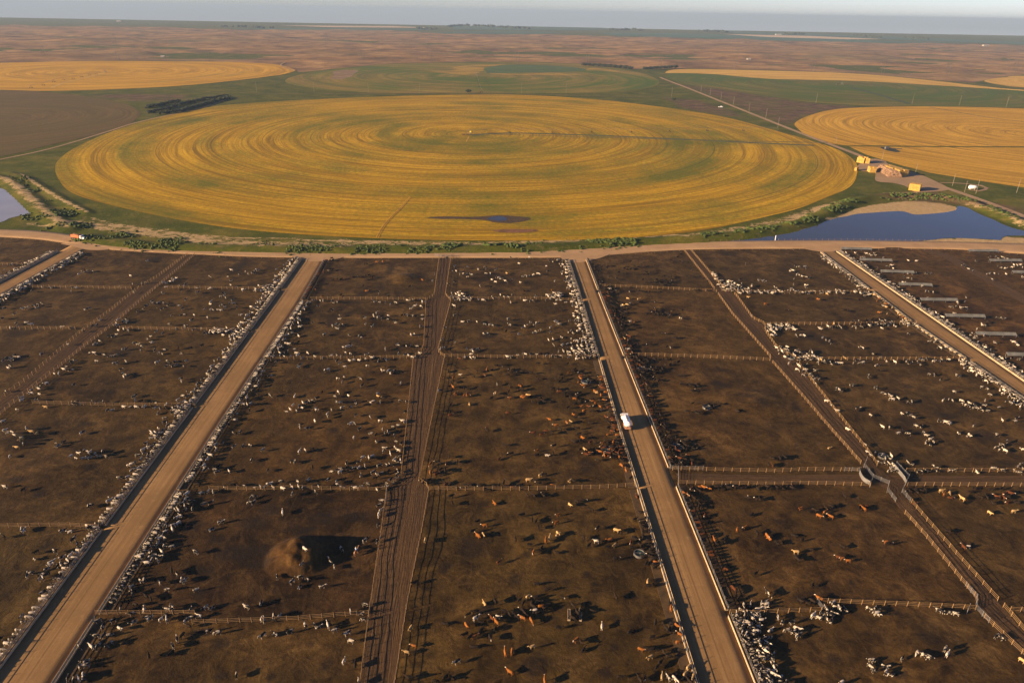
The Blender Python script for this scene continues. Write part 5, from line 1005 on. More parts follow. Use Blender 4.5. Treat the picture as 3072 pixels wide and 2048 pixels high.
for c in (('R3', 1900, 320, 2110, 400, 62, 6, 'sw'), ('R3', 1810, 225, 1890, 310, 10, 1.5, 'w'), ('R3', 2110, 395, 2352, 405, 26, 2.2, 'sw'), ('R4', 0, 395, 900, 398, 60, 2.0, 'sws'), ('R4', 860, 380, 1000, 420, 16, 4, 'ssw'), ('R4', 80, 705, 310, 700, 34, 3, 'sw'), ('R4', 850, 690, 1190, 665, 44, 4, 'ssb'), ('R4', 1270, 660, 1420, 690, 18, 2.5, 'sw'),
          ('R4', 200, 880, 330, 985, 22, 3.5, 'sw'), ('R4', 330, 970, 530, 960, 34, 5, 'ssw'), ('R4', 360, 1020, 500, 1180, 14, 3, 'sw'), ('R4', 560, 1010, 640, 1010, 7, 2, 'ts'), ('R4', 80, 720, 140, 780, 9, 2, 'w'), ('R2', 1760, 430, 1880, 460, 22, 4, 'sw'), ('R3', 360, 440, 500, 440, 24, 5, 'sw'), ('R3', 540, 930, 770, 960, 34, 5, 'sw'), ('R3', 640, 830, 740, 930, 30, 6, 'sw'), ('R3', 850, 360, 970, 400, 14, 4, 'b'), ('R3', 910, 470, 960, 620, 22, 6, 'b'), ('R3', 1280, 560, 1420, 610, 14, 5, 'b'), ('R3', 1320, 290, 1460, 330, 14, 5, 'b'),
          ('R3', 1150, 1060, 1360, 1110, 30, 6, 'bbb'), ('R3', 1090, 985, 1240, 1000, 18, 3, 'b'), ('R1', 1850, 740, 2140, 760, 34, 3, 'sw'), ('R1', 2050, 760, 2140, 770, 14, 5, 'sw'), ('R1', 2250, 385, 2352, 380, 8, 2, 'sw'), ('R2', 0, 390, 160, 345, 16, 4, 'ws'), ('R1', 1440, 330, 1560, 275, 7, 2, 'w'), ('R1', 980, 680, 1130, 640, 7, 2.5, 'ws'), ('R1', 190, 1340, 400, 1200, 4, 1.5, 'ws'), ('S1', 1500, 190, 1690, 200, 14, 4, 'w'), ('S1', 1340, 470, 1430, 440, 5, 3, 'sw'),
          ('S3', 850, 520, 1040, 650, 26, 7, 'bbro'), ('S3', 1400, 560, 1620, 520, 14, 6, 'b'), ('S3', 1440, 690, 1640, 690, 10, 5, 'bbr'), ('T3', 1990, 780, 2180, 900, 46, 9, 'ssw'), ('T3', 2060, 920, 2200, 1050, 20, 7, 'ws'), ('T3', 2100, 1060, 2230, 1330, 32, 7, 'ws'), ('T3', 1620, 860, 1790, 1200, 0, 5, 'b'),
          ('S4', 0, 915, 320, 915, 12, 1.0, 'b'), ('S4', 1320, 945, 1500, 935, 8, 1.5, 'b'), ('S4', 1930, 1000, 2280, 990, 10, 3, 'br'), ('S3', 1850, 905, 2352, 915, 10, 1.0, 'b'), ('S2', 1790, 915, 2300, 910, 8, 1.2, 'b'), ('T1', 1400, 60, 1480, 40, 5, 3, 's'), ('R2', 650, 100, 720, 330, 10, 5, 'b'), ('R3', 700, 110, 830, 220, 12, 5, 'b'), ('T3', 1180, 160, 1330, 200, 8, 5, 'b'), ('T3', 110, 640, 330, 720, 8, 6, 'b'), ('T4', 200, 800, 330, 800, 2, 2, 's'), ('S3', 640, 90, 860, 230, 8, 8, 'bo')):
    cluster(*c)
# keep cattle off roads, lanes and fences' far side
def onroad(x, y):
    q = (x, y)
    for a, b in (('AL', 'AR'), ('BL', 'BR'), ('CL', 'CR'), ('DL', 'DR')):
        A, B = EW[a], EW[b]
        xa = np.interp(-y, [-p[1] for p in A], [p[0] for p in A]); xb = np.interp(-y, [-p[1] for p in B], [p[0] for p in B])
        if a == 'DL' and y < 300: continue
        if xa-1.2 < x < xb+1.2 and y < A[0][1]+3: return True
    return False
COWS[:] = [c for c in COWS if not onroad(c['x'], c['y']) and c['y'] < np.interp(c['x'], _mb[:, 0], _mb[:, 1])-.8]
for c in COWS:
    c['px'], c['py'] = PX(c['x'], c['y'], .75); c['z'] = ph(c['x'], c['y'])
COWS = [c for c in COWS if -60 < c['px'] < 3132 and c['py'] < 2110]
KN = {'s': 'spotted_cow', 'w': 'white_cow', 'b': 'black_cow', 'r': 'brown_cow', 'o': 'brown_cow', 't': 'tan_cow'}
ADJ = {'s': 'black and white cow', 'w': 'mostly white cow', 'b': 'black cow', 'r': 'dark red-brown cow', 'o': 'orange-brown cow', 't': 'pale tan cow'}
def col_of(qx, qy):
    L2 = 440-(qy-585)*1.158; A = 724-(qy-592)*.688; L1 = 1020-(qy-592)*.150; B = 1322+(qy-592)*.354; L3 = 1590+(qy-580)*.826; Cc = 1890+(qy-572)*1.37
    return 0 if qx < L2 else 1 if qx < A else 2 if qx < L1 else 3 if qx < B else 4 if qx < L3 else 5 if qx < Cc else 6
ROWS = {0: [664, 758], 1: [666, 760, 932, 1212], 2: [690, 822, 1127, 1422], 3: [690, 822, 1122], 4: [668, 822, 1090, 1408], 5: [668, 745, 828, 1090], 6: []}
PEN = {(1, 4): 'bottom left corner pen', (1, 3): 'second-lowest left road pen', (1, 2): 'third-lowest left road pen', (1, 1): 'far left road pen', (2, 4): 'pen below mound pen', (2, 3): 'tall mound pen', (2, 2): 'pen above mound pen', (2, 1): 'far pen above mound pens',
       (3, 3): 'bottom centre pen', (3, 2): 'pen left of tanker truck', (3, 1): 'far pen beyond tanker truck', (4, 2): 'bare pen right of tanker', (4, 3): 'pen below cross lane', (4, 4): 'bottom right pen', (4, 1): 'far black cattle pen', (5, 3): 'pen above gate junction', (5, 4): 'pen right of junction', (5, 2): 'middle right road pen', (0, 2): 'far left edge pen', (0, 1): 'far left corner pen'}
ONES = 'first second third fourth fifth sixth seventh eighth ninth tenth eleventh twelfth thirteenth fourteenth fifteenth sixteenth seventeenth eighteenth nineteenth'.split()
TENS = {2: 'twent', 3: 'thirt', 4: 'fort', 5: 'fift', 6: 'sixt', 7: 'sevent', 8: 'eight', 9: 'ninet'}
def ordinal(n):
    if n < 20: return ONES[n-1]
    if n >= 100: return 'one-hundred-'+ordinal(n-100) if n > 100 else 'hundredth'
    t, o = divmod(n, 10)
    return TENS[t]+('ieth' if o == 0 else 'y-'+ONES[o-1])
COWS.sort(key=lambda c: -(c['py']))
LIM = {'spotted_cow': 300, 'white_cow': 170, 'black_cow': 260, 'brown_cow': 110, 'tan_cow': 40}
cnt = {}; near, far = [], []
for c in COWS:
    k = KN[c['t']]
    if cnt.get(k, 0) < LIM[k] and c['py'] > 1400: cnt[k] = cnt.get(k, 0)+1; near.append(c)
    else: far.append(c)
print('COWS', len(COWS), 'individual', cnt, 'herd', len(far))
ACT = {'bunk': 'eating at the bunk', 'near': 'in the crowd behind the bunk', 'loose': 'standing'}
grp = {}
for c in near:
    qx, qy = c['px']*2352/3072, c['py']*2352/3072; cc = col_of(qx, qy); r = sum(qy > v for v in ROWS[cc])
    c['pen'] = PEN.get((cc, r), 'pen by right feed road'); a = c['a']
    a = 'lying' if (c['p'] == 4 and a == 'loose') else 'head down' if (c['p'] == 2 and a == 'loose') else {'bunk': 'eating at the bunk', 'near': 'crowded', 'loose': 'standing'}[a]
    c['act'] = a
    grp.setdefault((ADJ[c['t']], c['act'], c['pen']), []).append(c)
for (adj, act, pen), L in grp.items():
    if 'eating' in act: L.sort(key=lambda c: -c['py'])
    else: L.sort(key=lambda c: c['px'])
    for i, c in enumerate(L):
        if 'eating' in act: c['label'] = f'{adj} at bunk of {pen}, '+(f'{ordinal(i+1)} from near end' if len(L) > 1 else 'only such one there')
        else: c['label'] = f'{adj} {act} in {pen}, '+(f'{ordinal(i+1)} such from left' if len(L) > 1 else 'only such one there')
for c in near:
    key = (c['t'], c['p'], random.randrange(4 if c['t'] == 's' else 2))
    o = bpy.data.objects.new(KN[c['t']], cowmesh(key)); COL.objects.link(o)
    o.rotation_euler = (0, 0, c['h']); s = c['s']; o.scale = (s, s*random.uniform(.98, 1.1), s*1.2)
    o.location = (c['x']-.25*math.cos(c['h'])*s, c['y']-.25*math.sin(c['h'])*s, c['z']+.01)
    lb = c['label'].split()
    tag(o, ' '.join(lb[:16]), 'cow', 'cattle in the '+c['pen'])
# the rest of the herd, one mesh
V, Fc, Cl = [], [], []; base = 0
for c in far:
    key = (c['t'], c['p'], random.randrange(4 if c['t'] == 's' else 2)); v, f, cl = VL[key]
    ch, sh = math.cos(c['h']), math.sin(c['h']); s = c['s']
    x = (v[:, 0]-.2)*s; y = v[:, 1]*s
    V.append(np.stack([c['x']+x*ch-y*sh, c['y']+x*sh+y*ch, c['z']+v[:, 2]*s*1.2], -1)); Fc.append(f+base); Cl.append(cl); base += len(v)
V = np.concatenate(V).astype(np.float32); Fc = np.concatenate(Fc).astype(np.int32); Cl = np.concatenate(Cl)
me = bpy.data.meshes.new('cattle_crowd'); me.vertices.add(len(V)); me.vertices.foreach_set('co', V.ravel()); me.loops.add(Fc.size); me.loops.foreach_set('vertex_index', Fc.ravel())
me.polygons.add(len(Fc)); me.polygons.foreach_set('loop_start', np.arange(0, Fc.size, 3, dtype=np.int32)); me.polygons.foreach_set('loop_total', np.full(len(Fc), 3, np.int32)); me.update(calc_edges=True)
a = me.attributes.new('coat', 'FLOAT_COLOR', 'POINT'); a.data.foreach_set('color', np.concatenate([Cl, np.ones((len(V), 1))], 1).astype(np.float32).ravel())
tag(link('cattle_crowd', me, M['coat']), 'distant crowd of spotted, black and brown cattle filling the farther feedlot pens', 'cattle', None, 'stuff')
# ================================================================ rider
def road_heading(k, qy):
    E = EW[k]; ps = [(PX(*p)[1]*2352/3072, p) for p in E]
    for (y0, a), (y1, b) in zip(ps[:-1], ps[1:]):
        if y0 <= qy <= y1 or b is E[-1]: return math.atan2(a[1]-b[1], a[0]-b[0])
hx, hy = W('T2', 908, 190, 1.0); hzz = ph(hx, hy); ha = math.radians(70)
v, f = arrays(fuse(loft_animal('stand', True, 3), 'horse', .05, 900))
me = bpy.data.meshes.new('horse'); me.from_pydata([tuple(map(float, q)) for q in v], [], [tuple(map(int, q)) for q in f]); me.update()
me.polygons.foreach_set('use_smooth', [True]*len(me.polygons))
ho = link('horse', me, simple('bay_horse', (.30, .14, .055), .6, .2, 2), None, (hx, hy, hzz)); ho.rotation_euler = (0, 0, ha)
tag(ho, 'chestnut brown horse carrying a rider in the tall mound pen', 'horse')
mb = MB(); mb.box((-.05, 0, 1.56), (.62, .5, .08)).box((.16, 0, 1.64), (.08, .2, .16)).box((-.32, 0, 1.63), (.10, .34, .12)); mb.build('saddle', simple('saddle_leather', (.10, .05, .03)), ho)
def person(rad=0):
    mb = MB()
    mb.tube([(0, 0, .0), (0, 0, .22), (.02, 0, .45), (.02, 0, .56), (.02, 0, .62)], [(.17, .13), (.16, .12), (.21, .13), (.12, .09), (.06, .06)], 10)
    mb.tube([(.02, 0, .58), (.03, 0, .66), (.04, 0, .74), (.04, 0, .84), (.03, 0, .90)], [.055, .07, .10, .105, .05], 10)
    for s in (-1, 1):
        mb.tube([(.02, s*.19, .52), (.06, s*.27, .28), (.28, s*.14, .18), (.36, s*.08, .17)], [.06, .05, .04, .035], 8)
        for k in range(4): mb.tube([(.36, s*.08+(k-1.5)*.02, .18), (.42, s*.07+(k-1.5)*.018, .16), (.43, s*.07+(k-1.5)*.018, .12)], [.011, .010, .008], 5)
        mb.tube([(.36, s*.05, .19), (.40, s*.03, .20)], [.012, .010], 5)
        mb.tube([(0, s*.12, .02), (.30, s*.32, -.08), (.22, s*.36, -.52), (.32, s*.38, -.60)], [.11, .09, .06, .045], 8)
    return mb
v, f = arrays(fuse(person(), 'person', .018, 1500))
me = bpy.data.meshes.new('person'); me.from_pydata([tuple(map(float, q)) for q in v], [], [tuple(map(int, q)) for q in f]); me.update()
a = me.attributes.new('coat', 'FLOAT_COLOR', 'POINT'); cs = []
for x, y, z in v:
    if z > .60: c = (.45, .26, .17)
    elif z > .10 and x < .30: c = (.42, .56, .80)
    elif x > .30 and z > 0: c = (.45, .26, .17)
    elif z < -.54: c = (.05, .03, .02)
    else: c = (.09, .10, .16)
    cs.append((*c, 1))
a.data.foreach_set('color', np.array(cs, np.float32).ravel()); me.polygons.foreach_set('use_smooth', [True]*len(me.polygons))
pe = link('person', me, M['coat'], None, (hx-.05*math.cos(ha), hy-.05*math.sin(ha), hzz+1.64)); pe.rotation_euler = (0, 0, ha)
tag(pe, 'person in pale blue shirt riding a brown horse near the mound', 'person')
mb = MB(); mb.cyl((.04, 0, .86), .20, .02, 'z', 18); mb.tube([(.04, 0, .86), (.04, 0, .98)], [.11, .085], 12); mb.build('hat', simple('straw_hat', (.55, .45, .30)), pe)
# ================================================================ trucks
def wheel(parent, x, y, r, w=.3, name='wheel'):
    mb = MB(); mb.tube([(0, -w/2, 0), (0, -w/2+.04, 0), (0, w/2-.04, 0), (0, w/2, 0)], [r*.9, r, r, r*.9], 18)
    o = mb.build(name, M['rubber'], parent, (x, y, r))
    m2 = MB(); m2.cyl((0, math.copysign(w/2+.005, y), 0), r*.52, .05, 'y', 14); m2.build('rim', M['steel'], o); return o
def truck_base(root, L, m):
    mb = MB(); mb.box((0, .42, .95), (L, .12, .26)).box((0, -.42, .95), (L, .12, .26))
    for i in range(5): mb.box((-L/2+L*(i+.5)/5, 0, .95), (.12, .74, .16))
    mb.build('chassis', m, root)
tk = W and G(1877, 1274); th = road_heading('BL', 975)
root = empty('tanker_truck', (tk[0], tk[1], .2), th, 'white tanker truck driving away along the feed road between brown cattle pens', 'truck')
truck_base(root, 8.0, M['dusty'])
mb = MB(); mb.tube([(-3.9, 0, 2.15), (-3.75, 0, 2.15), (-3.4, 0, 2.15), (1.2, 0, 2.15), (1.5, 0, 2.15), (1.62, 0, 2.15)], [(.5, .4), (1.02, .84), (1.22, 1.0), (1.22, 1.0), (1.05, .85), (.5, .4)], 28)
tkm = mb.build('tank', M['whitem'], root, smooth=True)
mb = MB(); mb.cyl((-1.0, 0, 3.18), .34, .16).cyl((-1.0, 0, 3.28), .22, .08); mb.build('hatch', M['steel'], tkm)
mb = MB(); mb.box((-1.1, 0, 3.17), (4.2, .34, .03)); mb.build('walkway', M['steel'], tkm)
mb = MB(); mb.box((-3.9, 0, .9), (.55, 2.0, .5)).box((-3.85, .55, 1.35), (.3, .5, .4)).box((-3.9, -.5, 1.3), (.4, .6, .3)); mb.cyl((-4.1, 0, .8), .14, 1.5, 'y'); mb.build('spray_pump', M['dusty'], root)
mb = MB()
for s in (-1, 1): mb.bar((-3.95, s*.32, .8), (-3.75, s*.32, 3.1), .05)
for i in range(7): mb.bar((-3.94+.03*i, -.32, 1.0+.32*i), (-3.94+.03*i, .32, 1.0+.32*i), .04)
mb.build('ladder', M['steel'], root)
mb = MB(); mb.box((2.55, 0, 1.75), (1.45, 2.3, 1.75), taper=.93); cab = mb.build('cab', M['white'], root)
mb = MB(); mb.box((3.72, 0, 1.35), (1.1, 1.9, 1.0), taper=.88); mb.build('hood', M['white'], root)
mb = MB(); mb.box((3.26, 0, 2.12), (.10, 1.85, .62)); mb.build('windshield', M['glass'], cab)
for s in (-1, 1):
    mb = MB(); mb.box((2.6, s*1.13, 2.12), (.75, .05, .52)); mb.build('side_window', M['glass'], cab)
    mb = MB(); mb.box((3.25, s*1.42, 2.1), (.08, .22, .5)).bar((3.2, s*1.1, 2.2), (3.25, s*1.4, 2.2), .04); mb.build('mirror', M['white'], cab)
    mb = MB(); mb.box((3.9, s*.95, .95), (.95, .38, .14)).box((-2.6, s*1.08, 1.16), (2.7, .46, .08)); mb.build('fender', M['dusty'], root)
    mb = MB(); mb.cyl((4.29, s*.68, 1.2), .13, .06, 'x'); mb.build('headlight', M['glass'], root)
    mb = MB(); mb.cyl((1.75, s*1.0, 2.3), .08, 1.6); mb.build('exhaust_pipe', M['steel'], root)
    wheel(root, 3.75, s*1.02, .52); wheel(root, -2.1, s*1.0, .52, .5); wheel(root, -3.3, s*1.0, .52, .5)
dt = G(238, 719); p1 = Vector(Q(60, 537)); p2 = Vector(Q(215, 556)); th = math.atan2(p2.y-p1.y, p2.x-p1.x)
root = empty('dump_truck', (dt[0], dt[1], .23), th, 'orange dump truck with white cab driving along the main dirt road', 'truck')
truck_base(root, 9.0, M['darksteel'])
mb = MB()
for s in (-1, 1): mb.box((-1.7, s*1.2, 2.15), (5.8, .08, 1.75))
mb.box((-4.56, 0, 2.1), (.08, 2.4, 1.65)).box((1.16, 0, 2.3), (.08, 2.4, 2.1)).box((-1.7, 0, 1.28), (5.8, 2.4, .10))
for i in range(6):
    for s in (-1, 1): mb.box((-4.2+i*1.02, s*1.27, 2.1), (.12, .08, 1.6))
bx = mb.build('dump_box', M['orange'], root)
mb = MB(); mb.tube([(-4.4, 0, 2.85), (-2.8, 0, 2.98), (-.6, 0, 2.98), (1.0, 0, 2.85)], [(1.1, .12), (1.12, .30), (1.12, .30), (1.1, .12)], 16); mb.build('load', M['feed'], bx)
mb = MB(); mb.box((2.35, 0, 1.85), (1.5, 2.3, 1.8), taper=.92); cab = mb.build('cab', M['white'], root)
mb = MB(); mb.box((3.95, 0, 1.4), (1.7, 1.75, 1.0), taper=.86); mb.build('hood', M['white'], root)
mb = MB(); mb.box((3.07, 0, 2.2), (.12, 1.8, .62)); mb.build('windshield', M['glass'], cab)
mb = MB(); mb.box((4.84, 0, 1.3), (.08, 1.3, .8)); mb.build('grille', M['darksteel'], root)
for s in (-1, 1):
    mb = MB(); mb.box((2.4, s*1.13, 2.2), (.8, .05, .55)); mb.build('side_window', M['glass'], cab)
    mb = MB(); mb.cyl((4.82, s*.72, 1.15), .12, .08, 'x'); mb.build('headlight', M['white'], root)
    mb = MB(); mb.box((4.0, s*1.0, 1.0), (1.2, .35, .16)); mb.build('fender', M['white'], root)
    wheel(root, 4.0, s*1.05, .52); wheel(root, -2.3, s*1.0, .52, .5); wheel(root, -3.5, s*1.0, .52, .5)
# pickup by the farm road
pt = W('F3', 262, 742)
root = empty('pickup_truck', (pt[0], pt[1], .0), .1, 'small white pickup parked on brown scrub beside the farm road', 'truck')
mb = MB(); mb.box((0, 0, .95), (6.4, 2.3, .9)); bd = mb.build('body', M['white'], root)
mb = MB(); mb.box((.6, 0, 1.8), (2.4, 2.1, .9), taper=.85); cb = mb.build('cab', M['white'], root)
mb = MB(); mb.box((1.75, 0, 1.85), (.2, 1.8, .6)); mb.build('windshield', M['glass'], cb)
mb = MB(); mb.box((-2.0, 0, 1.45), (2.2, 2.0, .3)); mb.build('load', M['darksteel'], root)
for s in (-1, 1):
    for x in (-2, 2): wheel(root, x, s*1.05, .42)
# irrigation pump beside the ripe field
pp = W('F6', 1405, 110); root = empty('irrigation_pump', (pp[0], pp[1], .2), .2, 'grey irrigation pump unit beside a dark patch in the ripe field', 'pump')
mb = MB(); mb.box((0, 0, 1.3), (4.2, 2.2, 2.2)); mb.build('housing', M['steel'], root)
mb = MB(); mb.tube([(2, 0, .6), (5, -.6, .5), (9, -1.2, .5), (16, -4, .5)], .45, 8); mb.build('pipe', M['darksteel'], root)
mb = MB(); mb.cyl((-1.2, .4, 2.9), .35, 1.4); mb.build('stack', M['darksteel'], root)
polysheet('grassland', fl('F6', (1360, 98), (1400, 118), (1470, 132), (1500, 128), (1470, 112), (1420, 98)), .24, M['dfoliage'], None, 3)  # flat dark patch next to the pump
# white propane tank
gt = W('H', 1922, 655); root = empty('storage_tank', (gt[0], gt[1], 0), -.12, 'white horizontal storage tank inside the looped track beside the farm road', 'tank')
mb = MB(); mb.tube([(-3.0, 0, 1.9), (-2.85, 0, 1.9), (-2.3, 0, 1.9), (2.3, 0, 1.9), (2.85, 0, 1.9), (3.0, 0, 1.9)], [.5, 1.1, 1.55, 1.55, 1.1, .5], 22); mb.build('tank', M['whitem'], root, smooth=True)
for x in (-1.7, 1.7):
    mb = MB(); mb.box((x, 0, .4), (.5, 2.4, .8)); mb.build('saddle', M['concrete'], root)
# ================================================================ hay
def hay(nL, nR, fT, h, label, m='hay', bale=(2.4, 1.2, 1.05)):
    a = Vector((*W('H', *nL), 0)); b = Vector((*W('H', *nR), 0)); t = Vector((*W('H', *fT, h), 0))
    wid = (b-a).length; ax = (b-a).normalized(); ay = Vector((-ax.y, ax.x, 0)); dv = t-a; ln = max(3.0, dv.length); ay = dv.normalized()
    sk = ax.dot(ay); ang = math.atan2(ay.y, ay.x)
    ax2 = Vector((ay.y, -ay.x, 0)); wid *= abs(ax.dot(ax2))**.5
    root = empty('haystack', (a.x, a.y, .2), ang, label, 'haystack', 'stacks of straw bales in the hay yard')
    nx = max(1, round(ln/bale[0])); nw = max(1, round(wid/bale[1]/2)*1) ; nw = max(1, round(wid/2.4)); nz = max(2, round(h/bale[2])); mb = MB()
    for i in range(nx):
        for k in range(nz):
            for j in range(nw):
                if k == nz-1 and random.random() < .12: continue
                if i not in (0, nx-1) and j not in (0, nw-1) and k != nz-1 and k != nz-2: continue
                mb.box((ln*(i+.5)/nx+random.uniform(-.07, .07), -wid*(j+.5)/nw+random.uniform(-.07, .07), h*(k+.5)/nz), (ln/nx*.985, wid/nw*.985, h/nz*.985), random.uniform(-.02, .02))
    mb.build('straw_bale', M[m], root)
hay((258, 262), (335, 262), (168, 150), 6.0, 'tall straw bale stack at the far end of the hay yard, left part')
hay((345, 266), (392, 264), (300, 165), 6.0, 'narrow straw bale stack standing just right of the farthest stack')
hay((352, 402), (425, 396), (330, 296), 5.0, 'small yellow bale stack left of the grey bale pile')
hay((797, 462), (934, 456), (548, 285), 5.6, 'long yellow straw bale stack beside the grey bale pile')
hay((1112, 692), (1252, 690), (968, 570), 5.4, 'separate straw bale stack nearest the blue pond')
hay((178, 362), (215, 362), (160, 326), 3.0, 'low leftover bale stack at the crop circle edge')
a = Vector((*W('H', 615, 468), 0)); b = Vector((*W('H', 770, 462), 0)); t = Vector((*W('H', 440, 305, 3), 0)); dv = t-a; ang = math.atan2(dv.y, dv.x); wid = 13.5
root = empty('bale_pile', (a.x, a.y, .2), ang, 'collapsed grey brown pile of round bales between yellow stacks', 'bale pile')
mb = MB(); n = int(dv.length/1.55)
for i in range(n):
    for k in range(4):
        for j in range(7-k*1):
            if random.random() < .10: continue
            y = -wid/2-(j-(6-k)/2)*1.8+random.uniform(-.2, .2)
            mb.tube([((i+.03)*1.55+random.uniform(-.15, .15), y, .85+1.15*k), ((i+.95)*1.55, y+random.uniform(-.15, .15), .85+1.15*k)], .88, 8)
mb.build('straw_bale', M['oldhay'], root)
# ================================================================ poles
def pole(px, py, h, label, name='utility_pole', arm=1.9, m='pole', grp='utility poles along the farm road', th=.12):
    x, y = G(px, py); z = gh(x, y) if y > 360 else 0
    root = empty(name, (x, y, z), .5, label, 'utility pole', grp)
    mb = MB(); mb.tube([(0, 0, -.5), (0, 0, h*.5), (0, 0, h)], [th*1.2, th, th*.8], 8); mb.build('post', M[m], root)
    mb = MB(); mb.bar((-arm/2, 0, h-.6), (arm/2, 0, h-.6), .14); mb.build('crossarm', M[m], root)
hp = [(540, 205), (1055, 400), (1620, 600), (1805, 700), (1980, 720)]
for i, (x, y) in enumerate(hp): pole(2540+x/5.113, 440+y/5.113, [9, 9, 10.5, 9.5, 12][i], 'pale wooden pole beside the farm road, '+['by the farthest haystack', 'behind the long haystack', 'left of the storage tank', 'between road and storage tank', 'just right of the storage tank'][i])
pole(2048+2300/2.297, 400+410/2.297, 12, 'pale wooden pole near the right edge beyond the farm road')
pole(2048+1055/2.297, 400+72/2.297, 9, 'pale wooden pole at the left tip of the ripe field')
for i, (x, y) in enumerate([(125, 640), (188, 660), (262, 695), (348, 725), (455, 775), (572, 815), (655, 880)]): pole(2048+x/2.297, y/2.297, 13, f'thin pole along the upper farm road, {ordinal(i+1)} from its far end')
for i, (x, y) in enumerate([(918, 710), (1580, 717), (1905, 727), (2228, 740)]): pole(2048+x/2.297, y/2.297, 16, f'thin pole along the near edge of the right green field, {ordinal(i+1)} from left', grp='utility poles beyond the wheat circle')
for i, (x, y) in enumerate([(187-2.297*0, 640), (540, 640), (1242, 645), (1548, 650), (2275, 672)]): pole(1024+x/2.297, y/2.297, 17, f'thin pole on the track beyond the wheat circle, {ordinal(i+1)} from left', grp='utility poles beyond the wheat circle')
for i, (x, y) in enumerate([(1770, 637), (2165, 640)]): pole(x/2.297, y/2.297, 17, f'thin pole in the green strip left of the far green circle, {ordinal(i+1)} from left', grp='utility poles beyond the wheat circle')
TW = [('F1', 300, 392, 24), ('F1', 815, 417, 26), ('F1', 1435, 422, 28), ('F1', 1520, 302, 34), ('F1', 2247, 316, 46), ('F1', 790, 294, 34), ('F2', 583, 324, 46), ('F2', 630, 427, 32), ('F2', 145, 422, 28), ('F2', 1210, 442, 34), ('F2', 1695, 452, 40), ('F2', 2195, 468, 34), ('F2', 1365, 304, 34), ('F3', 355, 482, 28), ('F3', 895, 495, 30), ('F3', 1378, 502, 30), ('F3', 1822, 524, 36), ('F3', 2275, 524, 36)]
for i, (cr, x, y, h) in enumerate(sorted(TW, key=lambda t: PC(t[0], t[1], t[2])[0])):
    wx, wy = W(cr, x, y); z = gh(wx, wy)
    root = empty('power_pylon', (wx, wy, max(0, z)-2), 0, f'distant two-legged power pylon on the brown rangeland, {ordinal(i+1)} from left', 'pylon', 'power pylons crossing the rangeland')
    w = 3.2
    for s in (-1, 1):
        mb = MB(); mb.tube([(s*w, 0, 0), (s*w, 0, h)], [.42, .30], 6); mb.build('leg', M['darksteel'], root)
    mb = MB(); mb.bar((-w*2.2, 0, h*.86), (w*2.2, 0, h*.86), .6); mb.build('crossarm', M['darksteel'], root)
# ================================================================ centre pivots
def pivot(c, towers, label, hub=True, z0=.2):
    cx, cy = G(*c); root = empty('center_pivot', (cx, cy, z0), 0, label, 'irrigation pivot', 'irrigation pivots in the crop circles')
    if hub:
        mb = MB()
        for sx in (-1, 1):
            for sy in (-1, 1): mb.bar((sx*2, sy*2, 0), (sx*.3, sy*.3, 4.4), .16)
        mb.box((0, 0, 4.5), (.9, .9, .6)); mb.build('hub', M['steel'], root)
        mb = MB(); mb.box((2.4, -1.5, 1.0), (1.2, 1.0, 1.6)); mb.build('control_box', M['steel'], root)
    last = Vector((0, 0, 4.0))
    for t in towers:
        wx, wy = G(*t); p = Vector((wx-cx, wy-cy, 4.0)); d = (p-last); n = Vector((-d.y, d.x, 0)).normalized(); dd = d.normalized()
        mb = MB(); seg = 8
        for i in range(seg):
            a = last.lerp(p, i/seg); b = last.lerp(p, (i+1)/seg)
            ka, kb = (math.sin(math.pi*i/seg), math.sin(math.pi*(i+1)/seg))
            mb.bar(a+Vector((0, 0, ka*.9)), b+Vector((0, 0, kb*.9)), .17)
            for s in (-1, 1): mb.bar(a+n*s*.6*ka-Vector((0, 0, ka*.5)), b+n*s*.6*kb-Vector((0, 0, kb*.5)), .04)
        mb.build('span', M['steel'], root)
        mb = MB()
        for s in (-1, 1): mb.bar(p, p+n*s*2.0-Vector((0, 0, 3.3)), .14)
        mb.bar(p-n*2.2-Vector((0, 0, 3.3)), p+n*2.2-Vector((0, 0, 3.3)), .22); tw = mb.build('tower', M['darksteel'], root)
        for s in (-1, 1):
            w = MB(); q = p+n*s*1.9; a = q-dd*.2; b = q+dd*.2; a.z = b.z = .75; w.tube([a, b], .75, 12); w.build('wheel', M['rubber'], tw)
        last = p
zt = lambda x, y: (1340+x/2.45, 370+y/2.45+3)
pivot((1405, 402), [zt(465, 65), zt(775, 65), zt(1065, 62), zt(1358, 62), zt(1640, 57), zt(1915, 52), zt(2180, 50), PC('F3', 655, 905)], 'long irrigation pivot with eight wheeled towers across the big wheat circle')
pivot(PC('F2', 930, 520), [PC('F2', x, y) for x, y in ((938, 545), (946, 572), (955, 602), (966, 640))], 'irrigation pivot running toward the viewer in the far green circle', z0=.3)
pivot(PC('F1', 725, 500), [PC('F1', x, y) for x, y in ((665, 515), (620, 522), (565, 535), (505, 545), (440, 553), (372, 568), (300, 592), (215, 608))], 'irrigation pivot lying diagonally across the left ripe field', z0=.3)
pivot(PC('F3', 1098, 585), [PC('F3', x, y) for x, y in ((1060, 587),)], 'short irrigation pivot hub in the right green field', z0=.3)
for lb, (cr, x, y), wdt, c in (('pale rectangular pad under the hub of the long pivot', ('Z', 140, 84), 9, 'apron'),):
    cx, cy = W(cr, x, y); mb = MB(); mb.box((0, 0, .15), (wdt, 5, .3)); mb.box((3, 0, .5), (3, 2, .5)); tag(mb.build('pivot_pad', M[c], None, (cx, cy, .2)), lb, 'concrete pad')
yb = W('Z', 177, 74); root = empty('yellow_tank', (yb[0], yb[1], .2), 0, 'small yellow fertiliser tank beside the hub of the long pivot', 'tank')
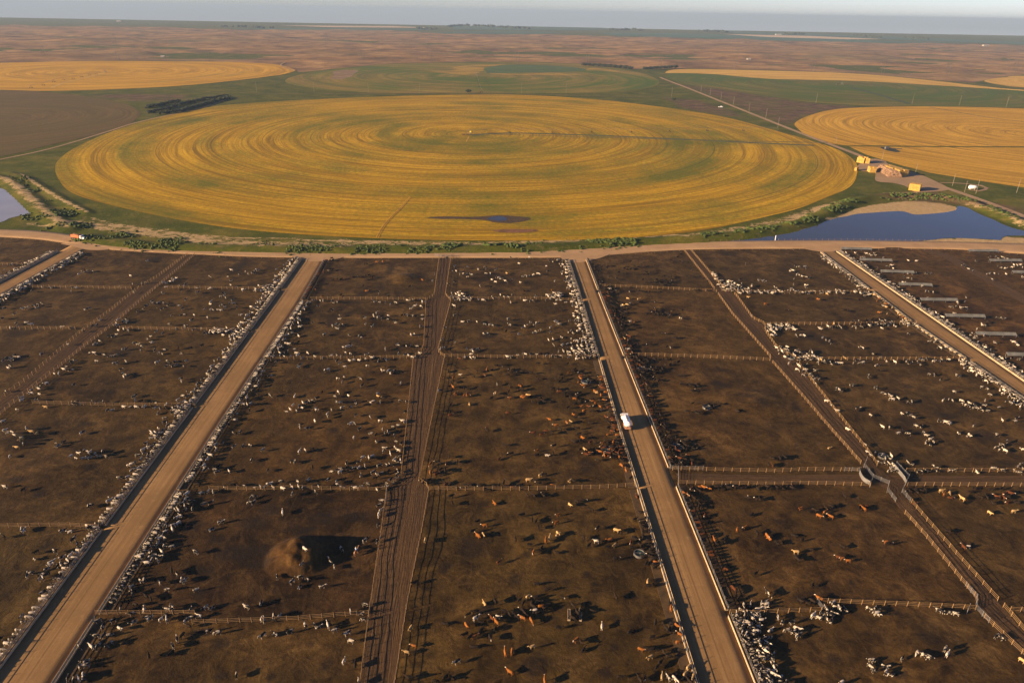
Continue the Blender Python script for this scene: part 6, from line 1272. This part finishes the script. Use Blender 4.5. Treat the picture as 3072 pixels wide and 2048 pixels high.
mb = MB(); mb.cyl((0, 0, 1.2), 1.0, 2.0).tube([(0, 0, 2.2), (0, 0, 2.6)], [1.0, .3], 14); mb.build('tank', simple('yellow_plastic', (.80, .62, .05), .5), root)
mb = MB(); mb.cyl((0, 0, .1), 1.7, .2); mb.build('base', M['concrete'], root)
# ================================================================ plants
def clump(mb_v, mb_f, c, r, rz, rnd):
    import bmesh
    for (v, f) in (CLV,):
        b = len(mb_v); j = rnd.uniform(.72, 1.28, len(v))[:, None]
        p = v*j*np.array([r*rnd.uniform(.8, 1.25), r*rnd.uniform(.8, 1.25), rz])+np.array(c)
        mb_v.extend(map(tuple, p)); mb_f.extend([tuple(int(k)+b for k in q) for q in f])
import bmesh
bm = bmesh.new(); bmesh.ops.create_icosphere(bm, subdivisions=1, radius=1); CLV = (np.array([v.co[:] for v in bm.verts]), np.array([[v.index for v in f.verts] for f in bm.faces])); bm.free()
def foliage(name, pts, m, parent=None, seed=0, loc=None):
    r = np.random.default_rng(seed); V, Fs = [], []
    for c, rad, rz in pts: clump(V, Fs, c, rad, rz, r)
    me = bpy.data.meshes.new(name); me.from_pydata(V, [], Fs); me.update(); return link(name, me, m, parent, loc)
def shrubline(line, n, wid, r0, r1, off=0.0, out=None):
    P = resegment(line, 1.0)
    for i in range(n):
        k = rng.integers(0, len(P)-1); p = P[k]; d = (P[k+1]-P[k]).normalized(); q = p+Vector((-d.y, d.x, 0))*(rng.normal(0, wid/2)+off)
        if vn1(q.x, q.y) < -.06: continue
        r = rng.uniform(r0, r1); z = gh(q.x, q.y)
        out.append(((q.x, q.y, z+r*.35), r, r*rng.uniform(.55, .85)))
def vn1(x, y): return float(vnoise(np.array([x]), np.array([y]), 14, 77, 2)[0])
S = []
shrubline(berms[0][0], 1500, 7, .35, 1.0, -3.5, S); shrubline(berms[0][0], 500, 10, .3, .8, 5, S)
shrubline(fl('F5', (700, 785), (1300, 780), (1900, 760), (2200, 735), (2352, 750)), 1100, 5, .5, 1.4, 0, S)
shrubline(fl('F6', (0, 735), (300, 705), (680, 665), (900, 605), (1100, 510), (1280, 460)), 1400, 7, .4, 1.3, 3, S)
shrubline(fl('F6', (1250, 460), (1450, 445), (1850, 455), (2050, 510), (2352, 620)), 520, 7, .5, 1.2, 2, S)
shrubline(fl('F4', (100, 290), (240, 400), (330, 470)), 120, 5, .6, 1.3, 0, S); shrubline(fl('F4', (400, 530), (520, 590)), 110, 6, .6, 1.4, 0, S)
shrubline(fl('F4', (180, 560), (350, 610), (430, 650)), 100, 8, .5, 1.2, 0, S); shrubline(fl('F4', (500, 620), (900, 720), (1300, 760)), 260, 7, .5, 1.3, 0, S)
tag(foliage('shrubbery', S, M['foliage'], None, 1), 'low green weeds and shrubs covering the berms beside the main road', 'shrubs', None, 'stuff')
def tree(px, py, h, r, label, grp=None, m='dfoliage', seed=0):
    x, y = G(px, py); root = empty('tree', (x, y, .1), 0, label, 'tree', grp); q = np.random.default_rng(seed)
    mb = MB(); mb.tube([(0, 0, -.3), (.1, 0, h*.35), (.2, .1, h*.7)], [.35, .25, .1], 8)
    for k in range(4): a = k*1.6; mb.tube([(.1, 0, h*.3), (math.cos(a)*r*.5, math.sin(a)*r*.5, h*.62)], [.16, .06], 5)
    mb.build('trunk', M['bark'], root)
    P = []
    for i in range(60):
        d = q.normal(size=3); d /= np.linalg.norm(d); k = q.uniform(.35, 1)
        P.append(((d[0]*r*k, d[1]*r*k, h*.6+d[2]*h*.38*k), r*q.uniform(.14, .3), h*q.uniform(.06, .13)))
    foliage('crown', P, M[m], root, seed)
x, y = PC('F2', 875, 643); tree(x, y, 6.5, 5.0, 'lone dark round tree between wheat circle and far green circle', seed=3)
tx = [(1672, 458), (1705, 459), (1740, 461), (1775, 463), (1815, 465), (1850, 467), (1885, 470), (1920, 473), (1955, 477), (1990, 483), (2095, 486), (2130, 485), (2160, 483), (2195, 480), (2230, 478), (2265, 476), (2300, 474)]
for i, (a, b) in enumerate(tx):
    x, y = PC('F2', a, b); tree(x, y, 9, 8.5, f'dark bushy tree in the row behind the green circle, {ordinal(i+1)} from left', 'row of trees behind the far green circle', seed=10+i)
x, y = PC('F2', 2292, 697); tree(x, y, 5, 4, 'dark bush on the brown scrub near the upper farm road', seed=50)
HED = [((1010, 748), (1120, 725), (1235, 700)), ((1020, 782), (1130, 760), (1250, 725), (1400, 690), (1560, 665)), ((1110, 790), (1250, 770), (1400, 725), (1570, 672)), ((1260, 765), (1450, 712), (1580, 678))]
for i, p in enumerate(HED[:3] if False else HED):
    P = resegment(fl('F1', *p), 2.2); q = np.random.default_rng(70+i); pts = []
    o = P[0]
    for v in P:
        for k in range(3): pts.append(((v.x-o.x+q.normal(0, 1.6), v.y-o.y+q.normal(0, 1.6), q.uniform(.8, 3.2)), q.uniform(1.0, 2.0), q.uniform(.9, 1.8)))
    root = empty('hedge', (o.x, o.y, 0), 0, 'dark windbreak hedge in the green corner left of the wheat circle, '+['short upper one', 'second from above', 'third from above', 'lowest one'][i], 'hedge', 'windbreak hedges left of the wheat circle')
    foliage('foliage', pts, M['dfoliage'], root, 70+i)
    mb = MB()
    for v in P[::4]: mb.tube([(v.x-o.x, v.y-o.y, -.3), (v.x-o.x, v.y-o.y, 2.2)], [.14, .06], 5)
    mb.build('stem', M['bark'], root)
# hazy farmsteads and tree belts by the horizon
T = []
for cr, a, b, n, wd in (('F2', (745, 188), (860, 182), 26, 60), ('F2', (860, 182), (1290, 205), 60, 60), ('F2', (510, 202), (660, 207), 22, 40), ('F2', (1825, 210), (2150, 215), 26, 40), ('F3', (135, 222), (300, 226), 34, 60), ('F3', (1200, 256), (1340, 266), 26, 60), ('F3', (1560, 270), (1660, 276), 14, 60), ('F3', (2040, 318), (2125, 322), 16, 30), ('F3', (690, 244), (830, 240), 16, 40), ('F2', (170, 160), (240, 160), 10, 60), ('F1', (1540, 188), (1900, 200), 20, 40)):
    A = Vector(QP(*(v*2352/3072 for v in PC(cr, *a)))); B = Vector(QP(*(v*2352/3072 for v in PC(cr, *b))))
    for i in range(n):
        p = A.lerp(B, rng.random()); s = A.length/1000*1.7; T.append(((p.x, p.y+rng.normal(0, wd), max(pz(p.y), -60)+s*.7), s*rng.uniform(.8, 1.6), s*rng.uniform(.7, 1.2)))
tag(foliage('treeline', T, M['dfoliage'], None, 5), 'hazy far-off belts of trees scattered along the horizon fields', 'trees', None, 'stuff')
for cr, x, y, w, d, h, lb in (('F3', 2085, 324, 30, 14, 8, 'pale-roofed farm building among dark trees near the right horizon'), ('F3', 658, 247, 45, 20, 12, 'tiny pale farm building on the tan horizon field'), ('F1', 820, 153, 34, 16, 12, 'tiny white building far off on the left horizon'), ('F3', 455, 412, 12, 8, 5, 'tiny white shed alone on the brown rangeland'), ('F1', 1122, 388, 10, 8, 5, 'tiny white shed on the left rangeland')):
    wx, wy = W(cr, x, y); z = gh(wx, wy)
    if wy > np.interp(wx/wy, [p[0]/p[1] for p in RANGE_HIGH], [p[1] for p in RANGE_HIGH])-60: wx, wy, z = QP(*(v*2352/3072 for v in PC(cr, x, y)))
    root = empty('barn', (wx, wy, z), .1, lb, 'barn')
    mb = MB(); mb.box((0, 0, h*.35), (w, d, h*.7)); mb.build('wall', M['wallw'], root)
    mb = MB(); mb.add([(-w/2-.3, -d/2-.3, h*.7), (w/2+.3, -d/2-.3, h*.7), (w/2+.3, 0, h), (-w/2-.3, 0, h), (w/2+.3, d/2+.3, h*.7), (-w/2-.3, d/2+.3, h*.7)], [(0, 1, 2, 3), (3, 2, 4, 5), (0, 3, 5), (1, 4, 2)]); mb.build('roof', M['roofw'], root)
    mb = MB(); mb.box((w*.2, -d/2-.05, h*.22), (w*.14, .1, h*.44)); mb.build('door', M['darksteel'], root)
px_, py_ = W('F6', 637, 738); mb = MB(); mb.tube([(0, 0, -.5), (0, 0, 3.0)], [.22, .20], 8).cyl((0, 0, 3.1), .28, .12)
tag(mb.build('marker_post', M['white'], None, (px_, py_, .1)), 'white marker post standing in the narrow end of the blue pond', 'post')
# ================================================================ camera, light, air
cam = bpy.data.cameras.new('camera'); co = bpy.data.objects.new('camera', cam); COL.objects.link(co)
c, s = math.cos(ROLL), math.sin(ROLL); cp, sp = math.cos(PITCH), math.sin(PITCH)
R = Vector((c, s*sp, s*cp)); U = Vector((-s, c*sp, c*cp)); Fw = Vector((0, cp, -sp))
co.matrix_world = Matrix(((R.x, U.x, -Fw.x, 0), (R.y, U.y, -Fw.y, 0), (R.z, U.z, -Fw.z, HC), (0, 0, 0, 1)))
cam.sensor_width = 36; cam.lens = 36*1600/2352; cam.clip_start = 1; cam.clip_end = 90000; SC.camera = co
sl = bpy.data.lights.new('sun', 'SUN'); so = bpy.data.objects.new('sun', sl); COL.objects.link(so)
sl.energy = SUN_E; sl.angle = math.radians(.55); sl.color = (1.0, .70, .40)
sd = Vector((math.cos(SUN_EL)*math.cos(SUN_AZ), math.cos(SUN_EL)*math.sin(SUN_AZ), math.sin(SUN_EL)))
so.rotation_euler = (-sd).to_track_quat('-Z', 'Y').to_euler(); so.location = (0, 0, 500)
w = bpy.data.worlds.new('World'); SC.world = w; w.use_nodes = True; nt = w.node_tree
bg = nt.nodes['Background']; sk = nt.nodes.new('ShaderNodeTexSky'); sk.sky_type = 'NISHITA'; sk.sun_disc = False
sk.sun_elevation = SUN_EL; sk.sun_rotation = math.atan2(sd.x, sd.y); sk.air_density = AIR; sk.dust_density = DUST; sk.ozone_density = OZ; sk.altitude = 900
mx = nt.nodes.new('ShaderNodeMixRGB'); mx.blend_type = 'MULTIPLY'; mx.inputs[0].default_value = 1; mx.inputs[2].default_value = (*TINT, 1); tc = nt.nodes.new('ShaderNodeTexCoord'); sx = nt.nodes.new('ShaderNodeSeparateXYZ'); nt.links.new(tc.outputs['Generated'], sx.inputs[0])
rp = nt.nodes.new('ShaderNodeValToRGB'); rp.color_ramp.elements[0].position = .02; rp.color_ramp.elements[0].color = (1, 1, 1, 1); rp.color_ramp.elements[1].position = .22; rp.color_ramp.elements[1].color = (ZEN, ZEN, ZEN, 1)
m2 = nt.nodes.new('ShaderNodeMixRGB'); m2.blend_type = 'MULTIPLY'; m2.inputs[0].default_value = 1; nt.links.new(sx.outputs[2], rp.inputs[0]); nt.links.new(rp.outputs[0], m2.inputs[2]); nt.links.new(sk.outputs[0], m2.inputs[1]); nt.links.new(m2.outputs[0], mx.inputs[1]); nt.links.new(mx.outputs[0], bg.inputs[0]); bg.inputs[1].default_value = SKY_S
mb = MB(); mb.box((0, 20000, -47.5), (70000, 52000, 425))
hm = bpy.data.materials.new('haze_air'); hm.use_nodes = True; nt = hm.node_tree; nt.nodes.clear(); out = nt.nodes.new('ShaderNodeOutputMaterial'); pv = nt.nodes.new('ShaderNodeVolumePrincipled')
pv.inputs['Color'].default_value = (*HAZE_C, 1); pv.inputs['Density'].default_value = HAZE_D; pv.inputs['Anisotropy'].default_value = .0
nt.links.new(pv.outputs[0], out.inputs['Volume'])
hz_ = mb.build('haze', hm); tag(hz_, 'pale bluish evening haze over the whole plain', 'haze', None, 'stuff')
SC.view_settings.view_transform = 'Standard'; SC.view_settings.look = 'None'; SC.view_settings.exposure = EXPO; SC.view_settings.gamma = 1
SC.cycles.max_bounces = 6; SC.cycles.diffuse_bounces = 2; SC.cycles.volume_bounces = 0; SC.cycles.transmission_bounces = 2
